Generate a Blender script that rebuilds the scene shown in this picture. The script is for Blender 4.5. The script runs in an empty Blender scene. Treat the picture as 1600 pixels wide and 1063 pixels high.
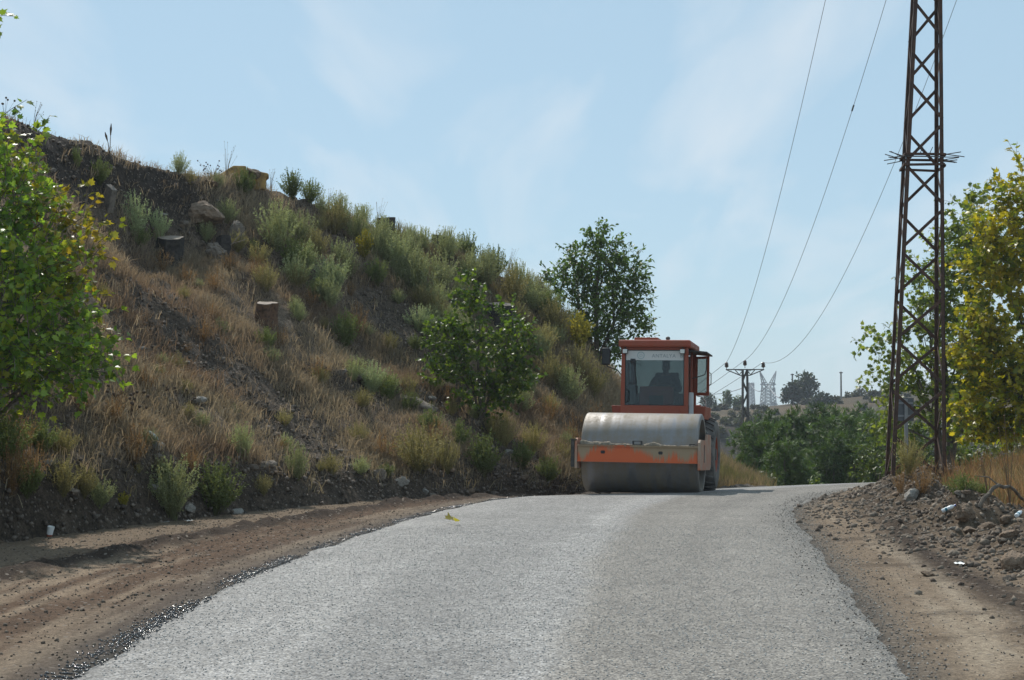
import bpy, bmesh, math, random
import numpy as np
from mathutils import Vector, Matrix, noise as mnoise

random.seed(7)
rng = np.random.default_rng(11)
sc = bpy.context.scene
COL = sc.collection

# ------------------------------------------------------------------ camera
CAM_H = 1.6
FPX = 2400.0
PITCH = math.atan(103.5 / FPX)
cam_d = bpy.data.cameras.new('camera')
cam_d.lens = 54.0
cam_d.sensor_width = 36.0
cam_d.clip_start = 0.1
cam_d.clip_end = 9000
cam = bpy.data.objects.new('camera', cam_d)
COL.objects.link(cam)
cam.location = (0, 0, CAM_H)
cam.rotation_euler = (math.pi / 2 + PITCH, 0, 0)
sc.camera = cam

# ------------------------------------------------------------------ light
SUN = Vector((-0.26, 0.60, 0.76)).normalized()
sun_d = bpy.data.lights.new('sun', 'SUN')
sun_d.energy = 3.4
sun_d.angle = math.radians(0.5)
sun_d.color = (1.0, 0.95, 0.87)
sun = bpy.data.objects.new('sun', sun_d)
COL.objects.link(sun)
sun.rotation_euler = SUN.to_track_quat('Z', 'Y').to_euler()

world = bpy.data.worlds.new('World')
sc.world = world
world.use_nodes = True
wt = world.node_tree
for n in list(wt.nodes):
    wt.nodes.remove(n)
wo = wt.nodes.new('ShaderNodeOutputWorld')
bg = wt.nodes.new('ShaderNodeBackground')
bg.inputs['Strength'].default_value = 0.15
sky = wt.nodes.new('ShaderNodeTexSky')
sky.sky_type = 'NISHITA'
sky.sun_disc = False
sky.sun_elevation = math.asin(SUN.z)
sky.sun_rotation = math.atan2(SUN.x, SUN.y)
sky.air_density = 1.0
sky.dust_density = 0.2
sky.ozone_density = 3.5
# thin high cloud: streaked noise over the direction of view on a flat cloud layer
tc = wt.nodes.new('ShaderNodeTexCoord')
sep = wt.nodes.new('ShaderNodeSeparateXYZ')
wt.links.new(tc.outputs['Generated'], sep.inputs[0])
zc = wt.nodes.new('ShaderNodeMath'); zc.operation = 'MAXIMUM'; zc.inputs[1].default_value = 0.03
wt.links.new(sep.outputs['Z'], zc.inputs[0])
zc2 = wt.nodes.new('ShaderNodeMath'); zc2.operation = 'ADD'; zc2.inputs[1].default_value = 0.12
wt.links.new(zc.outputs[0], zc2.inputs[0])
dx = wt.nodes.new('ShaderNodeMath'); dx.operation = 'DIVIDE'
dy = wt.nodes.new('ShaderNodeMath'); dy.operation = 'DIVIDE'
wt.links.new(sep.outputs['X'], dx.inputs[0]); wt.links.new(zc2.outputs[0], dx.inputs[1])
wt.links.new(sep.outputs['Y'], dy.inputs[0]); wt.links.new(zc2.outputs[0], dy.inputs[1])
cmb = wt.nodes.new('ShaderNodeCombineXYZ')
wt.links.new(dx.outputs[0], cmb.inputs[0]); wt.links.new(dy.outputs[0], cmb.inputs[1])
mp = wt.nodes.new('ShaderNodeMapping'); mp.inputs['Rotation'].default_value = (0, 0, 0.5)
mp.inputs['Scale'].default_value = (2.6, 0.7, 1); mp.inputs['Location'].default_value = (1.3, 0.4, 0)
wt.links.new(cmb.outputs[0], mp.inputs[0])
cn = wt.nodes.new('ShaderNodeTexNoise'); cn.inputs['Scale'].default_value = 1.1
cn.inputs['Detail'].default_value = 5; cn.inputs['Distortion'].default_value = 0.5
wt.links.new(mp.outputs[0], cn.inputs['Vector'])
cr = wt.nodes.new('ShaderNodeMapRange'); cr.inputs['From Min'].default_value = 0.47
cr.inputs['From Max'].default_value = 0.78; cr.inputs['To Max'].default_value = 0.78
wt.links.new(cn.outputs[0], cr.inputs['Value'])
mx = wt.nodes.new('ShaderNodeMixRGB'); mx.inputs['Color2'].default_value = (4.1, 4.5, 4.85, 1)
hz = wt.nodes.new('ShaderNodeMixRGB'); hz.inputs['Color2'].default_value = (2.3, 3.22, 3.82, 1); hz.inputs['Fac'].default_value = 0.85   # bright summer air
wt.links.new(sky.outputs[0], hz.inputs['Color1'])
wt.links.new(cr.outputs[0], mx.inputs['Fac']); wt.links.new(hz.outputs[0], mx.inputs['Color1'])
wt.links.new(mx.outputs[0], bg.inputs['Color'])
wt.links.new(bg.outputs[0], wo.inputs['Surface'])

sc.view_settings.view_transform = 'Standard'
sc.view_settings.look = 'None'
sc.view_settings.exposure = 0.3
sc.view_settings.gamma = 1.0
sc.cycles.max_bounces = 6
sc.cycles.transparent_max_bounces = 12
sc.cycles.use_denoising = True

# ------------------------------------------------------------------ helpers
def tag(o, label=None, cat=None, group=None, kind=None):
    if label: o['label'] = label
    if cat: o['category'] = cat
    if group: o['group'] = group
    if kind: o['kind'] = kind
    return o

def empty(name, loc, rot=(0, 0, 0)):
    o = bpy.data.objects.new(name, None)
    COL.objects.link(o)
    o.location = loc
    o.rotation_euler = rot
    o.empty_display_size = 0.2
    return o

def np_mesh(name, V, F, mat, parent=None, col=None, smooth=False, uv=None):
    """V (n,3); F (m,3) or (m,4) index array; col (n,3) colour attribute 'Col'."""
    V = np.ascontiguousarray(V, dtype=np.float32)
    F = np.ascontiguousarray(F, dtype=np.int32)
    me = bpy.data.meshes.new(name)
    k = F.shape[1]
    me.vertices.add(len(V)); me.vertices.foreach_set('co', V.ravel())
    me.loops.add(F.size); me.loops.foreach_set('vertex_index', F.ravel())
    me.polygons.add(len(F))
    me.polygons.foreach_set('loop_start', np.arange(0, F.size, k, dtype=np.int32))
    me.polygons.foreach_set('loop_total', np.full(len(F), k, dtype=np.int32))
    if smooth: me.polygons.foreach_set('use_smooth', np.ones(len(F), dtype=bool))
    me.update(calc_edges=True)
    if col is not None:
        a = me.color_attributes.new('Col', 'FLOAT_COLOR', 'POINT')
        c = np.ones((len(V), 4), dtype=np.float32); c[:, :3] = col
        a.data.foreach_set('color', c.ravel())
    if uv is not None:
        a = me.attributes.new('rc', 'FLOAT_VECTOR', 'POINT')
        a.data.foreach_set('vector', np.ascontiguousarray(uv, dtype=np.float32).ravel())
    me.materials.append(mat)
    o = bpy.data.objects.new(name, me)
    COL.objects.link(o)
    if parent: o.parent = parent
    return o

class MB:
    """collects simple shapes, builds one mesh object"""
    def __init__(s): s.v = []; s.f = []; s.sm = []
    def add(s, vs, fs, smooth=False):
        b = len(s.v); s.v += [tuple(v) for v in vs]
        for f in fs: s.f.append([i + b for i in f]); s.sm.append(smooth)
        return s
    def box(s, lo, hi, rot=None, bev=0.0):
        x0, y0, z0 = lo; x1, y1, z1 = hi
        if bev > 0:
            bm = bmesh.new()
            bmesh.ops.create_cube(bm, size=1)
            for v in bm.verts:
                v.co = Vector(((x0 + x1) / 2 + v.co.x * (x1 - x0), (y0 + y1) / 2 + v.co.y * (y1 - y0), (z0 + z1) / 2 + v.co.z * (z1 - z0)))
            bmesh.ops.bevel(bm, geom=bm.edges[:], offset=bev, segments=2, affect='EDGES', profile=0.5)
            bm.verts.index_update()
            vs = [v.co.copy() for v in bm.verts]; fs = [[v.index for v in f.verts] for f in bm.faces]
            bm.free()
        else:
            vs = [Vector(p) for p in ((x0, y0, z0), (x1, y0, z0), (x1, y1, z0), (x0, y1, z0), (x0, y0, z1), (x1, y0, z1), (x1, y1, z1), (x0, y1, z1))]
            fs = [(0, 3, 2, 1), (4, 5, 6, 7), (0, 1, 5, 4), (1, 2, 6, 5), (2, 3, 7, 6), (3, 0, 4, 7)]
        if rot is not None:
            c = Vector(((x0 + x1) / 2, (y0 + y1) / 2, (z0 + z1) / 2))
            vs = [rot @ (v - c) + c for v in vs]
        return s.add(vs, fs)
    def bar(s, a, b, w, h=None, up=(0, 0, 1)):
        """rectangular bar from a to b"""
        a = Vector(a); b = Vector(b); h = h or w
        d = (b - a).normalized(); u = Vector(up)
        if abs(d.dot(u)) > 0.97: u = Vector((1, 0, 0))
        r = d.cross(u).normalized(); u = r.cross(d)
        vs = []
        for p in (a, b):
            for (i, j) in ((-1, -1), (1, -1), (1, 1), (-1, 1)):
                vs.append(p + r * (w / 2 * i) + u * (h / 2 * j))
        return s.add(vs, [(0, 1, 2, 3), (7, 6, 5, 4), (0, 4, 5, 1), (1, 5, 6, 2), (2, 6, 7, 3), (3, 7, 4, 0)])
    def tube(s, pts, rad, n=8, cap=True):
        pts = [Vector(p) for p in pts]
        if not hasattr(rad, '__len__'): rad = [rad] * len(pts)
        vs = []; fs = []
        ref = None
        for i, p in enumerate(pts):
            d = (pts[min(i + 1, len(pts) - 1)] - pts[max(i - 1, 0)])
            d = d.normalized() if d.length > 1e-9 else Vector((0, 0, 1))
            if ref is None:
                ref = Vector((1, 0, 0)) if abs(d.x) < 0.8 else Vector((0, 1, 0))
            r = (ref - d * ref.dot(d)).normalized(); u = d.cross(r); ref = r
            for k in range(n):
                t = 2 * math.pi * k / n
                vs.append(p + (r * math.cos(t) + u * math.sin(t)) * rad[i])
        for i in range(len(pts) - 1):
            for k in range(n):
                k2 = (k + 1) % n
                fs.append((i * n + k, i * n + k2, (i + 1) * n + k2, (i + 1) * n + k))
        if cap:
            fs.append(tuple(range(n - 1, -1, -1))); fs.append(tuple((len(pts) - 1) * n + k for k in range(n)))
        return s.add(vs, fs, True)
    def lathe(s, prof, n=48, axis='X', c=(0, 0, 0), closed=False):
        """prof: list of (axial, radius)"""
        vs = []; fs = []
        for (a, r) in prof:
            for k in range(n):
                t = 2 * math.pi * k / n
                p = {'X': (a, r * math.cos(t), r * math.sin(t)), 'Z': (r * math.cos(t), r * math.sin(t), a), 'Y': (r * math.cos(t), a, r * math.sin(t))}[axis]
                vs.append((p[0] + c[0], p[1] + c[1], p[2] + c[2]))
        m = len(prof)
        for i in range(m if closed else m - 1):
            j = (i + 1) % m
            for k in range(n):
                k2 = (k + 1) % n
                fs.append((i * n + k, i * n + k2, j * n + k2, j * n + k))
        return s.add(vs, fs, True)
    def prism(s, poly, d0, d1, plane='XZ'):
        """polygon extruded along the third axis"""
        n = len(poly); vs = []
        for d in (d0, d1):
            for (a, b) in poly:
                vs.append({'XZ': (a, d, b), 'YZ': (d, a, b), 'XY': (a, b, d)}[plane])
        fs = [tuple(range(n)), tuple(range(2 * n - 1, n - 1, -1))]
        for i in range(n):
            j = (i + 1) % n
            fs.append((i, i + n, j + n, j))
        return s.add(vs, fs)
    def build(s, name, mat, parent=None, bev=0.0, loc=None):
        me = bpy.data.meshes.new(name)
        me.from_pydata(s.v, [], s.f)
        bm = bmesh.new(); bm.from_mesh(me)
        bmesh.ops.recalc_face_normals(bm, faces=bm.faces[:])
        if bev > 0:
            bmesh.ops.bevel(bm, geom=[e for e in bm.edges if len(e.link_faces) == 2 and e.calc_face_angle(0) > 0.6], offset=bev, segments=2, affect='EDGES', profile=0.5, clamp_overlap=True)
        bm.to_mesh(me); bm.free()
        if bev == 0 and any(s.sm) and len(me.polygons) == len(s.sm):
            me.polygons.foreach_set('use_smooth', s.sm)
            try: me.set_sharp_from_angle(angle=math.radians(40))
            except Exception: pass
        me.materials.append(mat)
        o = bpy.data.objects.new(name, me)
        COL.objects.link(o)
        if parent: o.parent = parent
        if loc is not None: o.location = loc
        return o

# smooth value noise, vectorised
_perm = rng.random(65536).astype(np.float32)
def vnoise(x, y, seed=0):
    x = np.asarray(x, dtype=np.float64); y = np.asarray(y, dtype=np.float64)
    xi = np.floor(x).astype(np.int64); yi = np.floor(y).astype(np.int64)
    fx = x - xi; fy = y - yi
    fx = fx * fx * (3 - 2 * fx); fy = fy * fy * (3 - 2 * fy)
    def h(a, b): return _perm[((a * 7349 + b * 21013 + seed * 9173) ^ (a * b * 31 + seed)) & 65535]
    return (h(xi, yi) * (1 - fx) + h(xi + 1, yi) * fx) * (1 - fy) + (h(xi, yi + 1) * (1 - fx) + h(xi + 1, yi + 1) * fx) * fy
def fbm(x, y, oct=4, seed=0, gain=0.5):
    t = 0; a = 1.0; n = 0
    for i in range(oct):
        t = t + a * (vnoise(x * 2 ** i + i * 17.3, y * 2 ** i - i * 9.1, seed + i) - 0.5) * 2; n += a; a *= gain
    return t / n
def sstep(a, b, x):
    t = np.clip((np.asarray(x, dtype=np.float64) - a) / (b - a), 0, 1)
    return t * t * (3 - 2 * t)

def W(px, py, d):
    """point at world depth d (Y) seen at photo pixel"""
    x = (px - 800) / FPX; y = -(py - 531.5) / FPX
    cy = math.cos(PITCH) - y * math.sin(PITCH); cz = math.sin(PITCH) + y * math.cos(PITCH)
    k = d / cy
    return Vector((x * k, d, CAM_H + cz * k))
def proj(P):
    P = np.asarray(P, dtype=np.float64)
    X = P[..., 0]; Y = P[..., 1]; Z = P[..., 2] - CAM_H
    f = Y * math.cos(PITCH) + Z * math.sin(PITCH); u = -Y * math.sin(PITCH) + Z * math.cos(PITCH)
    f = np.where(np.abs(f) < 1e-6, 1e-6, f)
    return 800 + FPX * X / f, 531.5 - FPX * u / f

# ------------------------------------------------------------------ materials
def new_mat(name):
    m = bpy.data.materials.new(name); m.use_nodes = True
    nt = m.node_tree
    for n in list(nt.nodes): nt.nodes.remove(n)
    out = nt.nodes.new('ShaderNodeOutputMaterial')
    return m, nt, out
def N(nt, typ, **kw):
    n = nt.nodes.new(typ)
    for k, v in kw.items():
        if k in n.inputs: n.inputs[k].default_value = v
        else: setattr(n, k, v)
    return n
def L(nt, a, b): nt.links.new(a, b)

def mat_paint(name, c, rough=0.5, metal=0.0, c2=None, nscale=6.0, amount=0.5, bump=0.0, bscale=60.0, spec=0.5, lo=0.45, hi=0.65):
    """base colour with a second colour (dust, rust, wear) in noise patches"""
    m, nt, out = new_mat(name)
    p = N(nt, 'ShaderNodeBsdfPrincipled', Roughness=rough, Metallic=metal)
    p.inputs['Specular IOR Level'].default_value = spec
    L(nt, p.outputs[0], out.inputs['Surface'])
    tcn = N(nt, 'ShaderNodeTexCoord')
    if c2 is not None:
        no = N(nt, 'ShaderNodeTexNoise', Scale=nscale, Detail=6.0, Roughness=0.65)
        L(nt, tcn.outputs['Object'], no.inputs['Vector'])
        mr = N(nt, 'ShaderNodeMapRange'); mr.inputs['From Min'].default_value = lo; mr.inputs['From Max'].default_value = hi; mr.inputs['To Max'].default_value = amount
        L(nt, no.outputs[0], mr.inputs['Value'])
        mixn = N(nt, 'ShaderNodeMixRGB'); mixn.inputs['Color1'].default_value = (*c, 1); mixn.inputs['Color2'].default_value = (*c2, 1)
        L(nt, mr.outputs[0], mixn.inputs['Fac']); L(nt, mixn.outputs[0], p.inputs['Base Color'])
        if rough < 0.6:
            mr2 = N(nt, 'ShaderNodeMapRange'); mr2.inputs['To Min'].default_value = rough; mr2.inputs['To Max'].default_value = min(0.9, rough + 0.4)
            L(nt, mr.outputs[0], mr2.inputs['Value']); L(nt, mr2.outputs[0], p.inputs['Roughness'])
    else:
        p.inputs['Base Color'].default_value = (*c, 1)
    if bump > 0:
        nb = N(nt, 'ShaderNodeTexNoise', Scale=bscale, Detail=4.0)
        L(nt, tcn.outputs['Object'], nb.inputs['Vector'])
        b = N(nt, 'ShaderNodeBump', Strength=bump, Distance=0.02)
        L(nt, nb.outputs[0], b.inputs['Height']); L(nt, b.outputs[0], p.inputs['Normal'])
    return m

def mat_leaf(name, rough=0.42, trans=0.35, tint=(1.25, 1.35, 0.6), vary=0.25, spec=0.5):
    """leaf material: colour from attribute, light passes through"""
    m, nt, out = new_mat(name)
    at = N(nt, 'ShaderNodeAttribute', attribute_name='Col')
    oi = N(nt, 'ShaderNodeObjectInfo')
    mr = N(nt, 'ShaderNodeMapRange'); mr.inputs['To Min'].default_value = 1 - vary; mr.inputs['To Max'].default_value = 1 + vary
    L(nt, oi.outputs['Random'], mr.inputs['Value'])
    hsv = N(nt, 'ShaderNodeHueSaturation'); L(nt, at.outputs['Color'], hsv.inputs['Color']); L(nt, mr.outputs[0], hsv.inputs['Value'])
    p = N(nt, 'ShaderNodeBsdfPrincipled', Roughness=rough); p.inputs['Specular IOR Level'].default_value = spec
    L(nt, hsv.outputs[0], p.inputs['Base Color'])
    mul = N(nt, 'ShaderNodeMixRGB', blend_type='MULTIPLY'); mul.inputs['Fac'].default_value = 1; mul.inputs['Color2'].default_value = (*tint, 1)
    L(nt, hsv.outputs[0], mul.inputs['Color1'])
    t = N(nt, 'ShaderNodeBsdfTranslucent'); L(nt, mul.outputs[0], t.inputs['Color'])
    ms = N(nt, 'ShaderNodeMixShader'); ms.inputs['Fac'].default_value = trans
    L(nt, p.outputs[0], ms.inputs[1]); L(nt, t.outputs[0], ms.inputs[2]); L(nt, ms.outputs[0], out.inputs['Surface'])
    return m

def mat_soil(name, rough=0.95, fine=(18, 70), amt=(0.55, 0.5), bump=0.6, stone=0.0, spec=0.15):
    """soil: albedo attribute 'Col' broken up by two scales of noise and by small stones"""
    m, nt, out = new_mat(name)
    at = N(nt, 'ShaderNodeAttribute', attribute_name='Col')
    tcn = N(nt, 'ShaderNodeTexCoord')
    p = N(nt, 'ShaderNodeBsdfPrincipled', Roughness=rough); p.inputs['Specular IOR Level'].default_value = spec
    cur = at.outputs['Color']
    hs = []
    for sc_, am in zip(fine, amt):
        n = N(nt, 'ShaderNodeTexNoise', Scale=float(sc_), Detail=6.0, Roughness=0.7); L(nt, tcn.outputs['Object'], n.inputs['Vector'])
        mr = N(nt, 'ShaderNodeMapRange'); mr.inputs['From Min'].default_value = 0.3; mr.inputs['From Max'].default_value = 0.7
        mr.inputs['To Min'].default_value = 1 - am; mr.inputs['To Max'].default_value = 1 + am
        L(nt, n.outputs[0], mr.inputs['Value'])
        mu = N(nt, 'ShaderNodeMixRGB', blend_type='MULTIPLY'); mu.inputs['Fac'].default_value = 1
        L(nt, cur, mu.inputs['Color1']); L(nt, mr.outputs[0], mu.inputs['Color2']); cur = mu.outputs[0]
        hs.append(n.outputs[0])
    v = N(nt, 'ShaderNodeTexVoronoi', Scale=22.0); L(nt, tcn.outputs['Object'], v.inputs['Vector'])
    if stone > 0:
        sx = N(nt, 'ShaderNodeSeparateXYZ'); L(nt, v.outputs['Color'], sx.inputs[0])
        gt = N(nt, 'ShaderNodeMath', operation='GREATER_THAN'); gt.inputs[1].default_value = 1 - stone; L(nt, sx.outputs['X'], gt.inputs[0])
        lt = N(nt, 'ShaderNodeMath', operation='LESS_THAN'); lt.inputs[1].default_value = 0.38; L(nt, v.outputs['Distance'], lt.inputs[0])
        mm = N(nt, 'ShaderNodeMath', operation='MULTIPLY'); L(nt, gt.outputs[0], mm.inputs[0]); L(nt, lt.outputs[0], mm.inputs[1])
        ss = N(nt, 'ShaderNodeMixRGB'); ss.inputs['Color2'].default_value = (0.24, 0.20, 0.165, 1); L(nt, cur, ss.inputs['Color1']); L(nt, mm.outputs[0], ss.inputs['Fac'])
        cur = ss.outputs[0]
    L(nt, cur, p.inputs['Base Color'])
    ad = N(nt, 'ShaderNodeMath', operation='ADD'); L(nt, hs[0], ad.inputs[0]); L(nt, hs[1], ad.inputs[1])
    b = N(nt, 'ShaderNodeBump', Strength=bump, Distance=0.09); L(nt, ad.outputs[0], b.inputs['Height']); L(nt, b.outputs[0], p.inputs['Normal'])
    L(nt, p.outputs[0], out.inputs['Surface'])
    return m

M = {}
M['soil'] = mat_soil('roadside_soil', stone=0.10, amt=(0.45, 0.5))
M['hill'] = mat_soil('hillside_soil', stone=0.16, amt=(0.6, 0.55), fine=(9, 42), bump=0.9)
M['leaf'] = mat_leaf('plane_leaf', rough=0.4, trans=0.48)
M['leaf_far'] = mat_leaf('far_leaf', rough=0.5, trans=0.3)
M['pine'] = mat_leaf('pine_needles', rough=0.6, trans=0.25, tint=(1.1, 1.2, 0.7), vary=0.2)
M['herb'] = mat_leaf('herb_leaf', rough=0.7, trans=0.35, tint=(1.2, 1.2, 0.8), vary=0.22, spec=0.2)
M['straw'] = mat_leaf('dry_straw', rough=0.7, trans=0.4, tint=(1.15, 1.05, 0.85), vary=0.0, spec=0.2)
M['bark'] = mat_paint('bark', (0.16, 0.13, 0.10), 0.9, c2=(0.07, 0.055, 0.045), nscale=14, amount=1, bump=0.7, bscale=25)
M['char'] = mat_paint('charred_bark', (0.022, 0.019, 0.017), 0.9, c2=(0.07, 0.06, 0.05), nscale=9, amount=0.8, bump=1.0, bscale=18)
M['oldbark'] = mat_paint('old_brown_bark', (0.15, 0.085, 0.05), 0.9, c2=(0.06, 0.036, 0.024), nscale=11, amount=1, bump=1.0, bscale=20)
M['cutwood'] = mat_paint('cut_wood', (0.30, 0.24, 0.19), 0.85, c2=(0.14, 0.11, 0.09), nscale=12, amount=0.9, bump=0.4)
M['rock'] = mat_paint('grey_rock', (0.195, 0.16, 0.128), 0.9, c2=(0.10, 0.078, 0.058), nscale=5, amount=0.9, bump=1.0, bscale=9)
M['rock_brown'] = mat_paint('brown_rock', (0.22, 0.155, 0.105), 0.9, c2=(0.11, 0.078, 0.055), nscale=4, amount=0.9, bump=1.0, bscale=8)
M['rock_pale'] = mat_paint('pale_rock', (0.33, 0.305, 0.27), 0.9, c2=(0.18, 0.16, 0.135), nscale=6, amount=0.8, bump=0.9, bscale=10)
M['ochre'] = mat_paint('ochre_stone', (0.40, 0.25, 0.08), 0.9, c2=(0.17, 0.11, 0.05), nscale=7, amount=0.9, bump=0.6, bscale=20)
M['rust'] = mat_paint('rusty_steel', (0.050, 0.026, 0.018), 0.75, c2=(0.11, 0.050, 0.026), nscale=5, amount=0.8, bump=0.2)
M['darksteel'] = mat_paint('dark_steel', (0.07, 0.062, 0.058), 0.7, c2=(0.045, 0.036, 0.03), nscale=3, amount=0.7)
M['galv'] = mat_paint('galvanised_steel', (0.28, 0.29, 0.30), 0.6, metal=0.3, c2=(0.2, 0.2, 0.21), nscale=2, amount=0.6)
M['wire'] = mat_paint('wire_metal', (0.20, 0.20, 0.21), 0.55, metal=0.4)
M['porcelain'] = mat_paint('insulator_porcelain', (0.10, 0.055, 0.04), 0.18)
M['concrete'] = mat_paint('weathered_concrete', (0.20, 0.19, 0.175), 0.9, c2=(0.13, 0.12, 0.11), nscale=3, amount=0.7)
M['signgrey'] = mat_paint('sign_back_metal', (0.13, 0.14, 0.155), 0.5, metal=0.4, c2=(0.09, 0.095, 0.10), nscale=6, amount=0.5)
M['bitumen'] = mat_paint('wet_bitumen_chips', (0.03, 0.03, 0.032), 0.2, spec=1.0)
M['plastic'] = mat_paint('clear_plastic', (0.72, 0.76, 0.78), 0.18)
M['blueplastic'] = mat_paint('blue_plastic', (0.03, 0.07, 0.38), 0.3)
M['paper'] = mat_paint('white_paper', (0.78, 0.78, 0.76), 0.8)
M['labelteal'] = mat_paint('teal_label', (0.02, 0.16, 0.22), 0.4)
# ------------------------------------------------------------------ terrain
def catmull(P, n):
    P = np.array(P, dtype=np.float64)
    P = np.vstack([2 * P[0] - P[1], P, 2 * P[-1] - P[-2]])
    m = len(P) - 3
    t = np.linspace(0, m, n); i = np.minimum(t.astype(int), m - 1); f = (t - i)[:, None]
    a, b, c, d = P[i], P[i + 1], P[i + 2], P[i + 3]
    return 0.5 * ((2 * b) + (c - a) * f + (2 * a - 5 * b + 4 * c - d) * f ** 2 + (3 * b - a - 3 * c + d) * f ** 3)

ROAD_L = [(-2.75, -14), (-2.75, -4), (-2.7, 4), (-2.63, 9), (-2.6, 11.8), (-2.45, 15), (-1.92, 19.2), (-1.0, 24), (0.35, 28), (1.7, 31), (3.6, 35), (6.6, 39), (10.2, 43.5), (14.5, 48), (20, 53), (30, 62)]
ROAD_R = [(1.4, -14), (1.6, -4), (1.9, 4), (2.35, 9), (2.75, 11.8), (3.15, 15.1), (3.65, 18.8), (4.25, 23.3), (5.3, 26.6), (6.9, 29.3), (8.7, 32.6), (10.9, 36.4), (14.2, 40.8), (18, 45), (23, 50), (33, 59)]
NR = 520
RL = catmull(ROAD_L, NR); RR = catmull(ROAD_R, NR)

TOE = [(-12.5, 0), (-9.5, 9), (-7.4, 14), (-6, 18), (-4.8, 21.3), (-3.1, 24.8), (-1.14, 27.6), (0.35, 30.0), (1.5, 32.4), (2.7, 35), (4.6, 38.5), (7.2, 42), (9.5, 44.5)]
CREST = [(-20, 11, 6.6), (-17, 18, 6.9), (-12.5, 23, 6.9)]
for (px, py, d) in [(5, 190, 27), (205, 250, 31), (408, 296, 35), (618, 368, 38), (785, 432, 40.5), (890, 500, 42.5), (965, 592, 45), (1065, 690, 47), (1150, 748, 49), (1192, 772, 51)]:
    CREST.append(tuple(W(px, py, d)))
NU, NV1 = 460, 210
TOEc = catmull(TOE, NU); CRc = catmull(CREST, NU)

def sd_poly(x, y, P):
    """signed distance to polyline, positive to the left of its direction; also arc index"""
    best = np.full(x.shape, 1e9); sg = np.zeros(x.shape); arc = np.zeros(x.shape)
    s0 = 0.0
    P = P[::12] if len(P) > 60 else P
    for a, b in zip(P[:-1], P[1:]):
        d = b - a; l2 = d @ d; l = math.sqrt(l2)
        t = np.clip(((x - a[0]) * d[0] + (y - a[1]) * d[1]) / l2, 0, 1)
        ex = x - a[0] - t * d[0]; ey = y - a[1] - t * d[1]
        q = ex * ex + ey * ey
        m = q < best
        best = np.where(m, q, best)
        sg = np.where(m, np.sign(d[0] * ey - d[1] * ex), sg)
        arc = np.where(m, s0 + t * l, arc)
        s0 += l
    return np.sqrt(best) * sg, arc

MOUND = np.array([(5.9, -6), (6.0, 6), (6.05, 14), (6.15, 20), (6.4, 24), (6.9, 26.6), (7.8, 28.5), (9.7, 31.0)])

def zbase(x, y):
    """smooth lie of the land"""
    x = np.asarray(x, dtype=np.float64); y = np.asarray(y, dtype=np.float64)
    k = sstep(25.5, 30.5, y)
    z = k * (-0.038 - 0.047 * (np.minimum(y, 46) - 27.6) + 0.03 * (np.clip(x, 0, 12) - 2.4))
    drop = sstep(38, 62, y + 0.0 * x) * (1 - 0.9 * sstep(0.30, 0.36, x / np.maximum(y, 1)) * (1 - sstep(60, 80, y)))
    z = z - 5.2 * drop
    z = z + 5.0 * sstep(196, 207, y + 10 * np.sin(x * 0.05)) 
    az = (x / np.maximum(y, 1))
    crest = 1.9 + 30 * np.clip(az - 0.175, -0.02, 0.12)
    z = z + (crest + 0.75) * sstep(200, 268, y)
    z = z - 14 * sstep(275, 520, y)
    return z

def zg(x, y):
    """ground with shoulders, windrow, mound and field"""
    x = np.asarray(x, dtype=np.float64); y = np.asarray(y, dtype=np.float64)
    z = zbase(x, y)
    near = (y < 60) & (np.abs(x) < 40)
    dm, _ = sd_poly(x, y, MOUND)          # + on the road side
    fieldk = sstep(-0.2, -2.2, dm) * (1 - sstep(60, 75, y))
    z = z + fieldk * (0.10 + 0.045 * np.clip(y - 24, 0, 16) + 0.03 * np.clip(x - 8, 0, 20))
    clod = fbm(x * 2.3, y * 2.3, 4, 5)
    clod2 = fbm(x * 6, y * 6, 3, 6)
    h = np.exp(-(dm / 0.95) ** 2) * (0.24 + 0.22 * fbm(x * 0.9, y * 0.9, 3, 3) + 0.24 * clod + 0.13 * clod2)
    z = z + np.where(near, np.maximum(h, 0), 0)
    return z

SOIL = dict(tan=(0.22, 0.163, 0.113), red=(0.115, 0.072, 0.047), dark=(0.062, 0.044, 0.033), grey=(0.20, 0.175, 0.15), pale=(0.33, 0.265, 0.195), straw=(0.30, 0.22, 0.12), scree=(0.118, 0.092, 0.070))
def C(n): return np.array(SOIL[n])
def mixc(a, b, t): return a * (1 - t[..., None]) + b * t[..., None]

def axis(lo, hi, step, far_lo, far_hi, growth=1.22):
    a = list(np.arange(lo, hi + 1e-6, step))
    s = step; v = hi
    up = []
    while v < far_hi: s = min(s * growth, 220); v += s; up.append(v)
    s = step; v = lo; dn = []
    while v > far_lo: s = min(s * growth, 220); v -= s; dn.append(v)
    return np.array(dn[::-1] + a + up)
gx = axis(-9.5, 13.5, 0.085, -4200, 4200)
gy = axis(6.5, 41, 0.085, -60, 7000, 1.12)
gy = np.unique(np.concatenate([gy[(gy < 150) | (gy > 330)], np.arange(150, 186, 6.0), np.arange(186, 280, 2.5), np.arange(280, 330, 8.0)]))
GX, GY = np.meshgrid(gx, gy)
dl, al = sd_poly(GX, GY, RL)      # + left of left edge
dr, ar = sd_poly(GX, GY, RR)      # - right of right edge
dm, am = sd_poly(GX, GY, MOUND)
nearm = (GY < 46) & (GY > -8) & (np.abs(GX) < 30)
GZ = zg(GX, GY)
onroad = (dl < 0) & (dr > 0)
inside = np.where(onroad, np.minimum(-dl, dr), -1)
GZ = GZ - np.where(nearm, np.clip(inside, 0, 0.25) * 0.4, 0) - np.where(onroad & ~nearm, 0.3, 0)
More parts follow.
